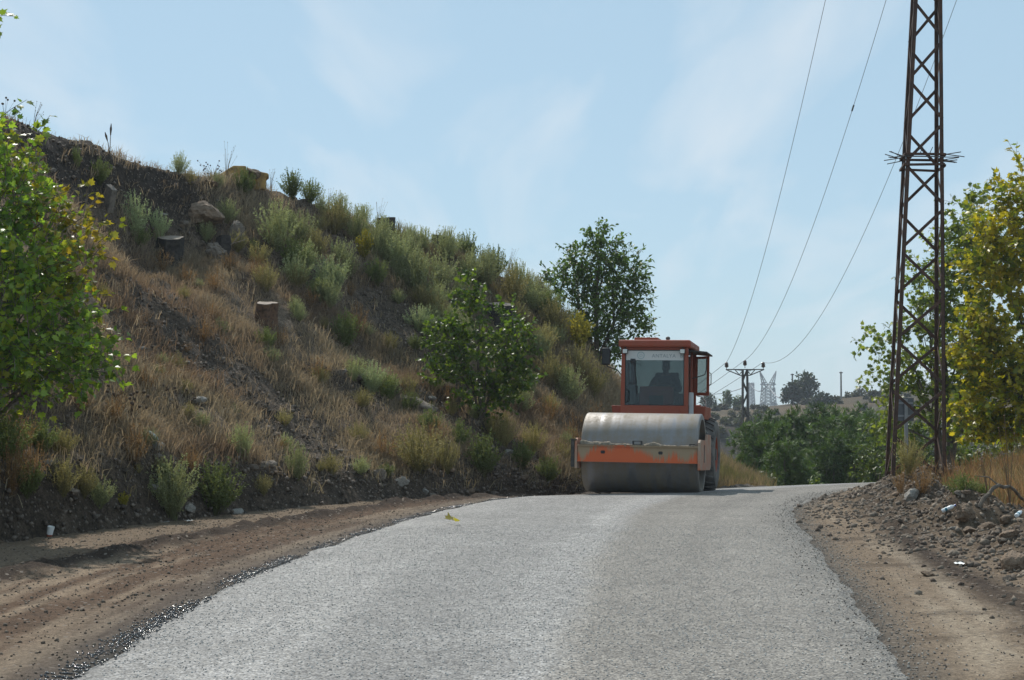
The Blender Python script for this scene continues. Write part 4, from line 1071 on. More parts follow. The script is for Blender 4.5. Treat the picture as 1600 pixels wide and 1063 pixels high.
X = r.uniform(4.6, 10.5, n); Y = r.uniform(40, 52, n)
dlF, _ = sd_poly(X, Y, RL)
k = (dlF > .35) & (X / Y > .118) & (X / Y < .163)
X, Y = X[k], Y[k]
tq = np.stack([X, Y], 1)
ok = np.array([np.min((HX[:, :NV1:6] - a) ** 2 + (HY[:, :NV1:6] - b) ** 2) for a, b in tq]) if len(tq) else np.zeros(0)
Z = []
for a, b in tq:
    q = (HX - a) ** 2 + (HY - b) ** 2; i = np.unravel_index(np.argmin(q), q.shape)
    Z.append(max(gz1(a, b), HZ[i] if q[i] < .05 else -9))
Z = np.array(Z)
Pf = np.stack([X, Y, Z], 1); tone = fbm(X * .6, Y * .6, 3, 96)
cf = mixc(np.array((0.25, 0.20, 0.12)), np.array((0.17, 0.165, 0.07)), sstep(-.3, .4, tone))
V, F, CC = grass_blades(Pf, np.tile([0, 0, 1.0], (len(X), 1)), .25 + .35 * r.random(len(X)), cf, r, nb=8, lean=.4, wid=.009, spread=.15)
g = np_mesh('dry_grass', V, F, M['straw'], col=CC)
tag(g, 'yellow grass on the rise between the roller wheel and the pole', 'grass', kind='stuff')

# skyline stalks and twiggy weeds
def stalk_weed(name, label, P, stalks, mat, r_=.006, heads=None, headr=.02, headm=None):
    mb = MB()
    for (dx_, dy_, h) in stalks:
        pts = [Vector((0, 0, -.05)), Vector((dx_ * .35, dy_ * .35, h * .5)), Vector((dx_, dy_, h))]
        mb.tube(pts, [r_, r_ * .8, r_ * .5], 4)
        if heads == 'spike': mb.tube([pts[1].lerp(pts[2], .25), pts[1].lerp(pts[2], .65), pts[2]], [r_ * 1.2, r_ * 2.6, r_ * .6], 6)
    if heads == 'ball':
        hb = mb; mat = headm or mat
        for (dx_, dy_, h) in stalks:
            c = Vector((dx_, dy_, h))
            hb.lathe([(-headr, .002), (-headr * .7, headr * .7), (0, headr), (headr * .7, headr * .7), (headr, .002)], 7, 'Z', c)
    root = mb.build(name, mat)
    root.location = P
    tag(root, label, 'weed')
    return root
M['drystalk'] = mat_paint('dry_stalk', (0.16, 0.10, 0.055), 0.85)
M['seedhead'] = mat_paint('seed_head', (0.085, 0.055, 0.035), 0.9)
P = at_hill(176, 240)[0]
stalk_weed('mullein_stalk', 'pair of tall dead flower stalks standing on the left skyline', P, [(.02, 0, .62), (-.10, 0, .45)], M['seedhead'], .009, 'spike')
P = at_hill(335, 275)[0]
stalk_weed('thistle', 'dead thistle with round dark seed heads on the skyline left of the ochre stone', P, [(random.uniform(-.35, .2), random.uniform(-.1, .1), random.uniform(.1, .42)) for _ in range(22)], M['drystalk'], .003, 'ball', .017, M['seedhead'])
P = at_hill(5, 185)[0]
stalk_weed('thistle', 'thin thistle with dark seed heads at the far left of the skyline', P, [(random.uniform(-.1, .2), 0, random.uniform(.2, .5)) for _ in range(6)], M['drystalk'], .003, 'ball', .02, M['seedhead'])
P = at_hill(205, 655)[0]
stalk_weed('thistle', 'dead thistle clump with round brown heads on the lower slope below the plane tree', P, [(random.uniform(-.3, .3), random.uniform(-.2, .1), random.uniform(.2, .55)) for _ in range(20)], M['drystalk'], .004, 'ball', .024, M['seedhead'])
P = at_hill(285, 640)[0]
stalk_weed('thistle', 'low dead thistle with nodding brown heads above the white bottle on the slope', P, [(random.uniform(-.3, .3), random.uniform(-.2, .1), random.uniform(.15, .4)) for _ in range(14)], M['drystalk'], .004, 'ball', .02, M['seedhead'])
for (px, py, h, lab) in [(520, 318, .55, 'thin leaning dry weed on the skyline above the yellow shrub'), (598, 345, .75, 'thin branching dry weed on the skyline left of the charred stump'), (800, 425, .85, 'wispy dry weed on the skyline left of the dark tree'), (60, 195, .5, 'wispy grass tuft on the far left skyline'), (430, 285, .5, 'thin bare weed on the skyline between ochre stone and round shrub'), (360, 270, .85, 'tall bare twig on the skyline behind the thistle'), (735, 390, .5, 'thin dry weed on the skyline right of the second charred stump')]:
    P = at_hill(px, py)[0]
    stalk_weed('dry_weed', lab, P, [(random.uniform(-.1, .35) * h, random.uniform(-.1, .1), h * random.uniform(.5, 1)) for _ in range(12)], M['drystalk'], .0028, 'ball', .008, M['drystalk'])
# tall dry stems on the right
for (px, py, h, lab) in [(1578, 790, 1.15, 'tall bare dry stem at the right edge of the rubble bank'), (1545, 790, .8, 'thin branching dry stem left of the tall bare stem')]:
    P = at_ground(px, py, 18)
    stalk_weed('dry_weed', lab, P, [(random.uniform(-.15, .1) * h, 0, h * random.uniform(.6, 1)) for _ in range(4)], M['drystalk'], .006, 'ball', .012, M['drystalk'])
# ------------------------------------------------------------------ road roller
def mat_dusty_orange():
    """orange paint under dried slurry that ran down from the top edge in streaks"""
    m, nt, out = new_mat('slurry_streaked_orange_paint')
    p = N(nt, 'ShaderNodeBsdfPrincipled', Roughness=0.6)
    tcn = N(nt, 'ShaderNodeTexCoord')
    mp_ = N(nt, 'ShaderNodeMapping'); mp_.inputs['Scale'].default_value = (2.6, 2.6, 0.3); L(nt, tcn.outputs['Object'], mp_.inputs[0])
    n1 = N(nt, 'ShaderNodeTexNoise', Scale=1.0, Detail=2.0, Roughness=0.5); L(nt, mp_.outputs[0], n1.inputs['Vector'])
    mp2 = N(nt, 'ShaderNodeMapping'); mp2.inputs['Scale'].default_value = (34, 34, 0.9); L(nt, tcn.outputs['Object'], mp2.inputs[0])
    n2 = N(nt, 'ShaderNodeTexNoise', Scale=1.0, Detail=4.0, Roughness=0.7); L(nt, mp2.outputs[0], n2.inputs['Vector'])
    sp = N(nt, 'ShaderNodeSeparateXYZ'); L(nt, tcn.outputs['Object'], sp.inputs[0])
    zr = N(nt, 'ShaderNodeMapRange'); zr.inputs['From Min'].default_value = 0.50; zr.inputs['From Max'].default_value = 0.90; zr.inputs['To Min'].default_value = -0.36; zr.inputs['To Max'].default_value = 0.30
    L(nt, sp.outputs['Z'], zr.inputs['Value'])
    a1 = N(nt, 'ShaderNodeMath', operation='MULTIPLY_ADD'); a1.inputs[1].default_value = 1.5; L(nt, n1.outputs[0], a1.inputs[0]); L(nt, zr.outputs[0], a1.inputs[2])
    a2 = N(nt, 'ShaderNodeMath', operation='MULTIPLY_ADD'); a2.inputs[1].default_value = 0.8; L(nt, n2.outputs[0], a2.inputs[0]); L(nt, a1.outputs[0], a2.inputs[2])
    mr = N(nt, 'ShaderNodeMapRange', interpolation_type='SMOOTHSTEP'); mr.inputs['From Min'].default_value = 1.10; mr.inputs['From Max'].default_value = 1.36
    L(nt, a2.outputs[0], mr.inputs['Value'])
    mixn = N(nt, 'ShaderNodeMixRGB'); mixn.inputs['Color1'].default_value = (0.60, 0.115, 0.028, 1); mixn.inputs['Color2'].default_value = (0.34, 0.255, 0.165, 1)
    L(nt, mr.outputs[0], mixn.inputs['Fac']); L(nt, mixn.outputs[0], p.inputs['Base Color'])
    rr_ = N(nt, 'ShaderNodeMapRange'); rr_.inputs['To Min'].default_value = 0.45; rr_.inputs['To Max'].default_value = 0.95; L(nt, mr.outputs[0], rr_.inputs['Value']); L(nt, rr_.outputs[0], p.inputs['Roughness'])
    b = N(nt, 'ShaderNodeBump', Strength=0.3, Distance=0.01); L(nt, mr.outputs[0], b.inputs['Height']); L(nt, b.outputs[0], p.inputs['Normal'])
    L(nt, p.outputs[0], out.inputs['Surface'])
    return m
def mat_drum():
    """worn bare steel, dusty in bands round the drum"""
    m, nt, out = new_mat('worn_drum_steel')
    p = N(nt, 'ShaderNodeBsdfPrincipled', Metallic=0.75, Roughness=0.38)
    tcn = N(nt, 'ShaderNodeTexCoord')
    n1 = N(nt, 'ShaderNodeTexNoise', Scale=3.0, Detail=8.0, Roughness=0.7); L(nt, tcn.outputs['Object'], n1.inputs['Vector'])
    n2 = N(nt, 'ShaderNodeTexNoise', Scale=45.0, Detail=4.0, Roughness=0.7); L(nt, tcn.outputs['Object'], n2.inputs['Vector'])
    mp_ = N(nt, 'ShaderNodeMapping'); mp_.inputs['Scale'].default_value = (9, 0.6, 0.6); L(nt, tcn.outputs['Object'], mp_.inputs[0])
    n3 = N(nt, 'ShaderNodeTexNoise', Scale=1.0, Detail=3.0); L(nt, mp_.outputs[0], n3.inputs['Vector'])
    ad = N(nt, 'ShaderNodeMath', operation='ADD'); L(nt, n1.outputs[0], ad.inputs[0]); L(nt, n2.outputs[0], ad.inputs[1])
    ad2 = N(nt, 'ShaderNodeMath', operation='ADD'); L(nt, ad.outputs[0], ad2.inputs[0]); L(nt, n3.outputs[0], ad2.inputs[1])
    mr = N(nt, 'ShaderNodeMapRange'); mr.inputs['From Min'].default_value = 1.15; mr.inputs['From Max'].default_value = 1.80; mr.inputs['To Max'].default_value = 0.85; L(nt, ad2.outputs[0], mr.inputs['Value'])
    mixn = N(nt, 'ShaderNodeMixRGB'); mixn.inputs['Color1'].default_value = (0.24, 0.245, 0.26, 1); mixn.inputs['Color2'].default_value = (0.24, 0.19, 0.125, 1)
    L(nt, mr.outputs[0], mixn.inputs['Fac']); L(nt, mixn.outputs[0], p.inputs['Base Color'])
    r1 = N(nt, 'ShaderNodeMapRange'); r1.inputs['To Min'].default_value = 0.40; r1.inputs['To Max'].default_value = 0.85; L(nt, mr.outputs[0], r1.inputs['Value']); L(nt, r1.outputs[0], p.inputs['Roughness'])
    r2 = N(nt, 'ShaderNodeMapRange'); r2.inputs['To Min'].default_value = 0.75; r2.inputs['To Max'].default_value = 0.1; L(nt, mr.outputs[0], r2.inputs['Value']); L(nt, r2.outputs[0], p.inputs['Metallic'])
    b = N(nt, 'ShaderNodeBump', Strength=0.12, Distance=0.01); L(nt, ad2.outputs[0], b.inputs['Height']); L(nt, b.outputs[0], p.inputs['Normal'])
    L(nt, p.outputs[0], out.inputs['Surface'])
    return m
def mat_glass():
    m, nt, out = new_mat('window_glass')
    t = N(nt, 'ShaderNodeBsdfTransparent'); t.inputs['Color'].default_value = (0.50, 0.54, 0.53, 1)
    g = N(nt, 'ShaderNodeBsdfGlossy', Roughness=0.03); g.inputs['Color'].default_value = (0.9, 0.95, 1, 1)
    d = N(nt, 'ShaderNodeBsdfDiffuse'); d.inputs['Color'].default_value = (0.30, 0.28, 0.25, 1)
    f = N(nt, 'ShaderNodeFresnel', IOR=1.5)
    m1 = N(nt, 'ShaderNodeMixShader'); L(nt, f.outputs[0], m1.inputs['Fac']); L(nt, t.outputs[0], m1.inputs[1]); L(nt, g.outputs[0], m1.inputs[2])
    m2 = N(nt, 'ShaderNodeMixShader'); m2.inputs['Fac'].default_value = 0.025; L(nt, m1.outputs[0], m2.inputs[1]); L(nt, d.outputs[0], m2.inputs[2])
    L(nt, m2.outputs[0], out.inputs['Surface'])
    return m
M['orange_dirty'] = mat_dusty_orange()
M['orange'] = mat_paint('faded_orange_paint', (0.31, 0.058, 0.024), 0.5, c2=(0.23, 0.10, 0.058), nscale=3.5, amount=0.6, lo=.45, hi=.75)
M['orange_dust'] = mat_paint('dusty_orange_side', (0.44, 0.15, 0.08), 0.75, c2=(0.36, 0.28, 0.21), nscale=2.6, amount=1.0, lo=.35, hi=.6)
M['drum'] = mat_drum()
M['glass'] = mat_glass()
M['rubber'] = mat_paint('dusty_tyre_rubber', (0.055, 0.053, 0.052), 0.85, c2=(0.20, 0.185, 0.165), nscale=4, amount=0.9, lo=.35, hi=.65)
M['black'] = mat_paint('black_plastic', (0.018, 0.018, 0.02), 0.5)
M['blackmetal'] = mat_paint('black_metal', (0.03, 0.028, 0.027), 0.6, c2=(0.10, 0.085, 0.07), nscale=6, amount=0.8)
M['mud'] = mat_paint('dried_mud', (0.24, 0.20, 0.15), 0.95, c2=(0.15, 0.12, 0.09), nscale=12, amount=0.8, bump=0.8, bscale=30)
M['greyplate'] = mat_paint('pale_grey_paint', (0.46, 0.48, 0.49), 0.5, c2=(0.36, 0.34, 0.32), nscale=5, amount=0.6)
M['banner'] = mat_paint('white_banner_film', (0.62, 0.62, 0.60), 0.6)
M['lettergrey'] = mat_paint('grey_lettering', (0.23, 0.27, 0.28), 0.6)
M['teal'] = mat_paint('faded_teal_print', (0.30, 0.41, 0.42), 0.6)
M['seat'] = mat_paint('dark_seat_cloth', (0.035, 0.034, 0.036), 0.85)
M['lens'] = mat_paint('lamp_lens', (0.70, 0.70, 0.66), 0.2)
M['mirror'] = mat_paint('mirror_glass', (0.6, 0.62, 0.65), 0.05, metal=1.0)
M['hose'] = mat_paint('rubber_hose', (0.10, 0.095, 0.085), 0.6, c2=(0.26, 0.23, 0.19), nscale=8, amount=0.8)

YAW = math.radians(13)
RO = Vector((2.43, 28.4, 0)); RO.z = road_z(RO.x, RO.y) - 0.006
roller = empty('road_roller', RO, (-0.036, 0.012, -YAW))
tag(roller, 'big orange single drum road roller driving towards the viewer on the gravel road', 'road roller')
R = roller
# drum
mb = MB(); rD, wD = 0.735, 1.065
mb.lathe([(-wD, rD - .10), (-wD, rD - .022), (-wD + .012, rD - .006), (-wD + .03, rD), (-.35, rD), (.35, rD), (wD - .03, rD), (wD - .012, rD - .006), (wD, rD - .022), (wD, rD - .10), (wD - .10, rD - .115), (wD - .16, .30), (wD - .16, .001)], 96)
mb.lathe([(-wD, rD - .10), (-wD + .10, rD - .115), (-wD + .16, .30), (-wD + .16, .001)], 96)
drum = mb.build('drum', M['drum'], R); 
for v in drum.data.vertices: v.co.z += rD
for sgn in (-1, 1):
    mb = MB(); mb.lathe([(sgn * .90, .26), (sgn * 1.02, .24), (sgn * 1.02, .10), (sgn * 1.09, .10), (sgn * 1.09, .001)], 28, 'X', (0, 0, rD)); mb.build('hub', M['blackmetal'], drum)
# front frame
fx = 1.085
mb = MB(); mb.box((-fx, -.93, .565), (fx, -.83, .865), bev=.012)
mb.box((-fx, -.955, .838), (fx, -.925, .868)); mb.box((-fx, -.95, .560), (fx, -.925, .58))
beam = mb.build('front_beam', M['orange_dirty'], R)
for x in (-.62, .42):
    mb = MB(); mb.prism([(x - .042, .74), (x - .03, .765), (x + .03, .765), (x + .042, .74), (x + .03, .71), (x - .03, .71)], -.936, -.929); mb.build('slot', M['black'], beam)
mb = MB()
mb.box((-.075, -.94, .868), (.075, -.86, .885)); mb.box((-.085, -.95, .868), (-.065, -.86, .935)); mb.box((.065, -.95, .868), (.085, -.86, .935)); mb.box((-.085, -.95, .935), (.085, -.86, .947))
mb.build('bracket', M['blackmetal'], beam)
for x in (-1.0, .98):
    mb = MB(); mb.box((x - .05, -.93, .868), (x + .05, -.85, .91), bev=.008); mb.build('mount', M['blackmetal'], beam)
# mud heaped on the beam top
r_ = np.random.default_rng(9)
nx_ = 110; xs = np.linspace(-1.03, 1.03, nx_)
hh = np.clip(.035 + .06 * fbm(xs * 3.1, xs * 0, 4, 7) + .03 * (xs < -.5), .006, .1) * (0.55 + .45 * (xs < .4))
V = []; 
for i in range(nx_):
    for (yy, zz) in ((-.965, 0), (-.95, hh[i] * .8), (-.90, hh[i]), (-.85, hh[i] * .9), (-.832, 0)):
        V.append((xs[i], yy + .006 * r_.normal(), .866 + zz + .003 * r_.normal()))
idx = np.arange(nx_ * 5).reshape(nx_, 5)
F = np.stack([idx[:-1, :-1], idx[1:, :-1], idx[1:, 1:], idx[:-1, 1:]], -1).reshape(-1, 4)
np_mesh('mud_crust', V, F, M['mud'], beam, smooth=True)
for sgn in (-1, 1):
    mb = MB(); x0, x1 = sorted((sgn * (fx - .0), sgn * (fx + .045)))
    poly = [(-.97, .44), (-.97, .93), (-.86, .985), (.20, .985), (.32, 1.10), (.92, 1.10), (.98, 1.0), (.98, .50), (.80, .44)]
    mb.prism(poly, x0, x1, 'YZ')
    sp_ = mb.build('side_plate', M['orange_dust'], R, bev=.008)
    mb = MB(); xx = sgn * (fx + .047); a, b_ = sorted((xx - .002, xx + .003))
    mb.box((a, -.32, .58), (b_, -.24, .90)); mb.build('slot', M['blackmetal'], sp_)
    for (yy, zz) in ((-.85, .55), (-.85, .85), (.05, .735), (.5, .55), (.5, .95)):
        pass
mb = MB(); mb.box((-1.195, -.99, .46), (-1.135, -.93, .95), bev=.008); mb.box((-1.21, -1.0, .95), (-1.10, -.9, .965)); mb.build('end_post', M['blackmetal'], R)
mb = MB(); mb.box((-fx, .84, .48), (fx, .98, .98), bev=.015); mb.build('rear_beam', M['orange'], R)
# centre joint, rear chassis
mb = MB(); mb.box((-.22, .98, .50), (.22, 1.42, .92), bev=.03); mb.tube([(0, 1.2, .4), (0, 1.2, 1.05)], .13, 16); mb.build('centre_joint', M['blackmetal'], R)
mb = MB(); mb.box((-.48, 1.42, .48), (.48, 4.6, 1.0), bev=.02); mb.build('chassis', M['orange'], R)
mb = MB(); mb.tube([(-1.04, 2.95, .745), (1.04, 2.95, .745)], .12, 14); mb.build('axle', M['blackmetal'], R)
# hydraulic hoses in the gap right of the drum
for k, (x, y, z, h) in enumerate([(.96, 1.02, .95, .34), (1.02, 1.06, .95, .26), (.88, 1.05, .95, .30), (-.95, 1.02, .95, .3), (-.85, 1.05, .95, .26)]):
    mb = MB(); mb.tube([(x, y, z), (x + .02, y + .02, z + h * .7), (x - .05, y + .10, z + h), (x - .18, y + .2, z + h * .8), (x - .25, y + .3, z + .02)], .024, 8); mb.build('hose', M['hose'], R)
# wheels
def tyre(cx):
    rt, w = .745, .28
    mb = MB()
    mb.lathe([(-w + .04, .36), (-w + .01, .42), (-w, .56), (-w + .02, .66), (-w + .07, rt - .05), (-w + .16, rt - .022), (0, rt - .012), (w - .16, rt - .022), (w - .07, rt - .05), (w - .02, .66), (w, .56), (w - .01, .42), (w - .04, .36)], 64)
    nl = 26
    for i in range(nl):                          # diamond tread lugs
        for s in (-1, 1):
            a0 = 2 * math.pi * (i + (.25 if s > 0 else -.25)) / nl
            vs = []
            for (ax, da, rad_) in ((.015, 0, rt - .016), (.13, .10, rt - .022), (.24, .17, rt - .055)):
                for (dd, rr2) in ((-.035, rad_ - .012), (-.028, rad_ + .022), (.028, rad_ + .022), (.035, rad_ - .012)):
                    a = a0 + da * s * 1.0 + dd
                    vs.append((ax * s, rr2 * math.cos(a), rr2 * math.sin(a)))
            fs = []
            for q in range(2):
                for c_ in range(3): fs.append((q * 4 + c_, q * 4 + c_ + 1, q * 4 + c_ + 5, q * 4 + c_ + 4))
            fs += [(0, 1, 2, 3), (11, 10, 9, 8)]
            mb.add(vs, fs)
    return mb
for sgn in (-1, 1):
    t = tyre(0).build('wheel', M['rubber'], R, loc=(sgn * .79, 2.95, .745))
    mb = MB(); o_ = sgn
    mb.lathe([(o_ * .24, .39), (o_ * .25, .35), (o_ * .16, .32), (o_ * .12, .20), (o_ * .17, .17), (o_ * .17, .001)], 36); rim = mb.build('rim', M['orange'], t)
    mb = MB()
    for k in range(10):
        a = 2 * math.pi * k / 10; y, z = .235 * math.cos(a), .235 * math.sin(a)
        x0, x1 = sorted((o_ * .12, o_ * .165)); mb.lathe([(x0, .017), (x1, .017), (x1 + .0001 * o_, .001)], 6, 'X', (0, y, z))
    mb.build('wheel_nuts', M['blackmetal'], t)
# hood, fuel tank, rear
mb = MB(); mb.prism([(-.78, 1.0), (-.82, 1.3), (-.72, 1.74), (.72, 1.74), (.82, 1.3), (.78, 1.0)], 2.92, 4.75); hood = mb.build('hood', M['orange'], R, bev=.03)
mb = MB()
for i in range(7): mb.box((-.5, 4.751, 1.12 + i * .08), (.5, 4.765, 1.16 + i * .08))
mb.build('grille', M['black'], hood)
for sgn in (-1, 1):
    mb = MB(); mb.prism([(sgn * .60, 1.43), (sgn * .60, 1.665), (sgn * .93, 1.675), (sgn * .90, 1.43)], 1.85, 2.95); mb.build('fender', M['orange'], R, bev=.01)
mb = MB(); mb.tube([(.45, 3.4, 1.70), (.45, 3.4, 2.15), (.45, 3.48, 2.25)], .04, 10); mb.build('exhaust', M['blackmetal'], R)
# cab
cx0, y0, y1 = .64, 1.25, 2.68
cab = MB()
cab.box((-cx0, y0, 1.20), (cx0, y1, 1.26))                                    # floor
# front wall with two lapping panels
cab.box((-cx0 - .02, y0 - .02, 1.12), (cx0 + .02, y0 + .03, 1.66), bev=.012)
cab.box((-.56, y0 - .032, 1.34), (.50, y0 - .021, 1.60), bev=.004)
for s in (-1, 1):
    a, b_ = sorted((s * .575, s * .655))
    cab.prism([(a, 1.66), (b_, 1.66), (b_ - s * 0 - (.012 if s > 0 else -.0), 2.78), (a + (.012 if s < 0 else 0), 2.78)], y0 - .015, y0 + .075)   # front pillars
    cab.box((a, y1 - .08, 1.26), (b_, y1, 2.78), bev=.01)
    cab.box((min(s * .60, s * .655), y0 + .076, 1.26), (max(s * .60, s * .655), y1 - .081, 1.68), bev=.008)
    cab.box((min(s * .60, s * .65), y0 + .70, 1.68), (max(s * .60, s * .65), y0 + .77, 2.78), bev=.006)
cab.box((-.574, y0 - .01, 2.735), (.574, y0 + .06, 2.78)); cab.box((-.574, y1 - .07, 2.66), (.574, y1, 2.78)); cab.box((-.574, y1 - .07, 1.26), (.574, y1 - .002, 1.72))
cabo = cab.build('cab', M['orange'], R)
mb = MB(); mb.box((-.70, y0 - .09, 2.78), (.70, y1 + .12, 2.925), bev=.035); roof = mb.build('roof', M['orange'], R)
mb = MB(); mb.box((-.45, 1.55, 2.92), (.02, 2.25, 3.0), bev=.012); mb.build('roof_vent', M['orange'], roof)
mb = MB(); mb.lathe([(2.92, .035), (2.96, .035), (2.965, .045), (3.0, .04), (3.02, .001)], 14, 'Z', (.22, 1.5, 0)); mb.build('beacon_socket', M['blackmetal'], roof)
mb = MB(); mb.box((.60, 1.55, 2.715), (.98, 2.62, 2.745), rot=Matrix.Rotation(.10, 3, 'Y'), bev=.006); mb.build('side_canopy', M['blackmetal'], roof)
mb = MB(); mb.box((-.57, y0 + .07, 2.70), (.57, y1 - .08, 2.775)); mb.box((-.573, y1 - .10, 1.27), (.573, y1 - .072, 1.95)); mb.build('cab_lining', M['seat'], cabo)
# glazing
mb = MB(); mb.box((-.572, y0 + .006, 1.665), (.572, y0 + .012, 2.734)); ws = mb.build('windshield', M['glass'], cabo)
mb = MB(); 
for (a, b_) in (((-.574, y0 - .013, 1.662), (-.558, y0 + .004, 2.735)), ((.558, y0 - .013, 1.662), (.574, y0 + .004, 2.735)), ((-.558, y0 - .013, 1.662), (.558, y0 + .004, 1.678)), ((-.558, y0 - .013, 2.72), (.558, y0 + .004, 2.735))): mb.box(a, b_)
mb.build('window_seal', M['black'], cabo)
mb = MB(); mb.box((-.572, y1 - .04, 1.722), (.572, y1 - .034, 2.658)); mb.build('rear_window', M['glass'], cabo)
for s in (-1, 1):
    mb = MB(); mb.box((s * .625 - .003, y0 + .08, 1.682), (s * .625 + .003, y0 + .698, 2.778)); mb.build('side_window', M['glass'], cabo)
mb = MB(); mb.box((-.628, y0 + .775, 1.682), (-.622, y1 - .085, 2.778)); mb.build('side_window', M['glass'], cabo)
# banner strip with emblem and lettering behind the top of the windshield
mb = MB(); mb.box((-.556, y0 + .0005, 2.535), (.556, y0 + .0035, 2.72)); strip = mb.build('sun_strip', M['banner'], cabo)
def text_mesh(body, size, name, mat, parent, loc, ext=.001):
    cu = bpy.data.curves.new(name, 'FONT'); cu.body = body; cu.size = size; cu.extrude = ext; cu.align_x = 'CENTER'; cu.space_character = 1.08
    to = bpy.data.objects.new(name + '_src', cu); COL.objects.link(to)
    dg = bpy.context.evaluated_depsgraph_get()
    me = bpy.data.meshes.new_from_object(to.evaluated_get(dg))
    bpy.data.objects.remove(to); me.name = name; me.materials.clear(); me.materials.append(mat)
    o = bpy.data.objects.new(name, me); COL.objects.link(o); o.parent = parent; o.location = loc; o.rotation_euler = (math.pi / 2, 0, 0)
    return o
text_mesh('ANTALYA', .098, 'lettering', M['lettergrey'], cabo, (.175, y0 - .0012, 2.588))
text_mesh('B', .098, 'lettering', M['lettergrey'], cabo, (.515, y0 - .0012, 2.588))
mb = MB(); c0 = (-.27, 0, 2.628)
mb.lathe([(y0 - .002, .072), (y0 - .002, .058), (y0 - .0004, .058), (y0 - .0004, .072)], 28, 'Y', (c0[0], 0, c0[2]), closed=True)
for k in range(8):
    a = k * math.pi / 4
    mb.prism([(c0[0] + .018 * math.cos(a - .3), c0[2] + .018 * math.sin(a - .3)), (c0[0] + .05 * math.cos(a), c0[2] + .05 * math.sin(a)), (c0[0] + .018 * math.cos(a + .3), c0[2] + .018 * math.sin(a + .3))], y0 - .002, y0 - .0004)
mb.build('emblem', M['teal'], cabo)
# work lights, wiper, rail, mirrors
for s in (-1, 1):
    x = s * .555 - .01
    mb = MB(); mb.box((x - .05, y0 - .12, 2.655), (x + .05, y0 - .04, 2.745), bev=.012); mb.tube([(x, y0 - .08, 2.74), (x, y0 - .06, 2.80)], .012, 6); wl = mb.build('work_light', M['blackmetal'], R)
    mb = MB(); mb.box((x - .042, y0 - .126, 2.663), (x + .042, y0 - .1205, 2.737), bev=.002); mb.build('lens', M['lens'], wl)
mb = MB(); mb.box((-.47, y0 - .045, 2.47), (-.37, y0 - .016, 2.56), bev=.008); mb.tube([(-.40, y0 - .03, 2.5), (-.35, y0 - .03, 2.1)], .012, 6); mb.box((-.50, y0 - .04, 2.08), (-.34, y0 - .018, 2.10)); mb.bar((-.40, y0 - .03, 2.54), (-.34, y0 - .028, 1.86), .025, .015); mb.build('wiper', M['black'], R)
mb = MB(); mb.tube([(-.545, y0 - .02, 1.72), (-.50, y0 - .07, 1.74), (-.50, y0 - .07, 1.92), (-.545, y0 - .02, 1.96)], .010, 6); mb.build('grab_rail', M['black'], R)
mb = MB(); mb.box((-1.02, y0 - .12, 2.43), (-.855, y0 - .06, 2.765), bev=.025); mir = mb.build('mirror', M['black'], R)
mb = MB(); mb.box((-1.005, y0 - .0595, 2.45), (-.87, y0 - .057, 2.745)); mb.build('mirror_glass', M['mirror'], mir)
mb = MB(); mb.tube([(-.63, y0, 2.83), (-.80, y0 - .08, 2.82), (-.93, y0 - .09, 2.76)], .011, 6); mb.tube([(-.93, y0 - .09, 2.44), (-.90, y0 - .09, 2.40), (-.72, y0 - .06, 2.34), (-.65, y0, 2.25)], .011, 6); mb.build('mirror_arm', M['blackmetal'], mir)
mb = MB(); mb.tube([(.65, 1.9, 2.22), (.80, 1.88, 2.26), (.9, 1.92, 2.30), (.92, 2.0, 2.40), (.92, 2.05, 2.62)], .010, 6); mb.build('mirror_arm', M['blackmetal'], R)
# open side window, hinged at the rear pillar
ow = empty('open_window', (.69, 2.30, 0)); ow.parent = R; ow.rotation_euler = (0, 0, 1.2)
mb = MB(); 
w_, z0_, z1_ = .29, 1.90, 2.68
mb.box((-.012, -w_, z0_), (.012, -w_ + .055, z1_), bev=.006); mb.box((-.012, -.03, z0_), (.012, 0, z1_), bev=.006)
mb.box((-.0115, -w_ + .054, z0_), (.0115, -.029, z0_ + .06)); mb.box((-.0115, -w_ + .054, z1_ - .05), (.0115, -.029, z1_)); mb.build('window_frame', M['orange'], ow)
mb = MB(); mb.box((-.003, -w_ + .053, z0_ + .059), (.003, -.028, z1_ - .049)); mb.build('pane', M['glass'], ow)
mb = MB(); mb.tube([(0, -.285, 2.10), (0, -.33, 2.13), (0, -.33, 2.33), (0, -.285, 2.36)], .009, 6); mb.build('handle', M['blackmetal'], ow)
mb = MB(); mb.box((.66, y0 + .05, 1.28), (.745, y0 + .16, 1.92), bev=.012); mb.build('air_duct', M['greyplate'], R)
mb = MB(); mb.tube([(.86, 2.55, 1.66), (.86, 2.55, 1.80), (.80, 2.45, 1.88), (.70, 2.4, 1.90)], .012, 6); mb.build('hand_rail', M['greyplate'], R)
# inside
mb = MB(); mb.prism([(1.38, 1.26), (1.38, 1.95), (1.44, 2.04), (1.60, 1.98), (1.66, 1.26)], -.31, .33, 'YZ'); con = mb.build('console', mat_paint('red_console', (0.75, 0.10, 0.06), 0.5), R, bev=.01)
mb = MB(); mb.box((-.12, 1.372, 1.66), (.16, 1.379, 1.86)); mb.build('console_panel', M['blackmetal'], con)
mb = MB(); mb.box((-.55, 1.34, 1.5), (-.36, 1.40, 2.06), rot=Matrix.Rotation(.12, 3, 'Y'), bev=.02); mb.build('inner_panel', M['greyplate'], R)
mb = MB(); mb.tube([(.10, 1.58, 1.9), (.10, 1.66, 2.02)], .03, 8); mb.build('steering_column', M['black'], R)
mb = MB()
pts = [Vector((.10 + .19 * math.cos(a), 1.67 + .19 * math.sin(a) * .82, 2.035 + .19 * math.sin(a) * .5)) for a in [2 * math.pi * k / 24 for k in range(25)]]
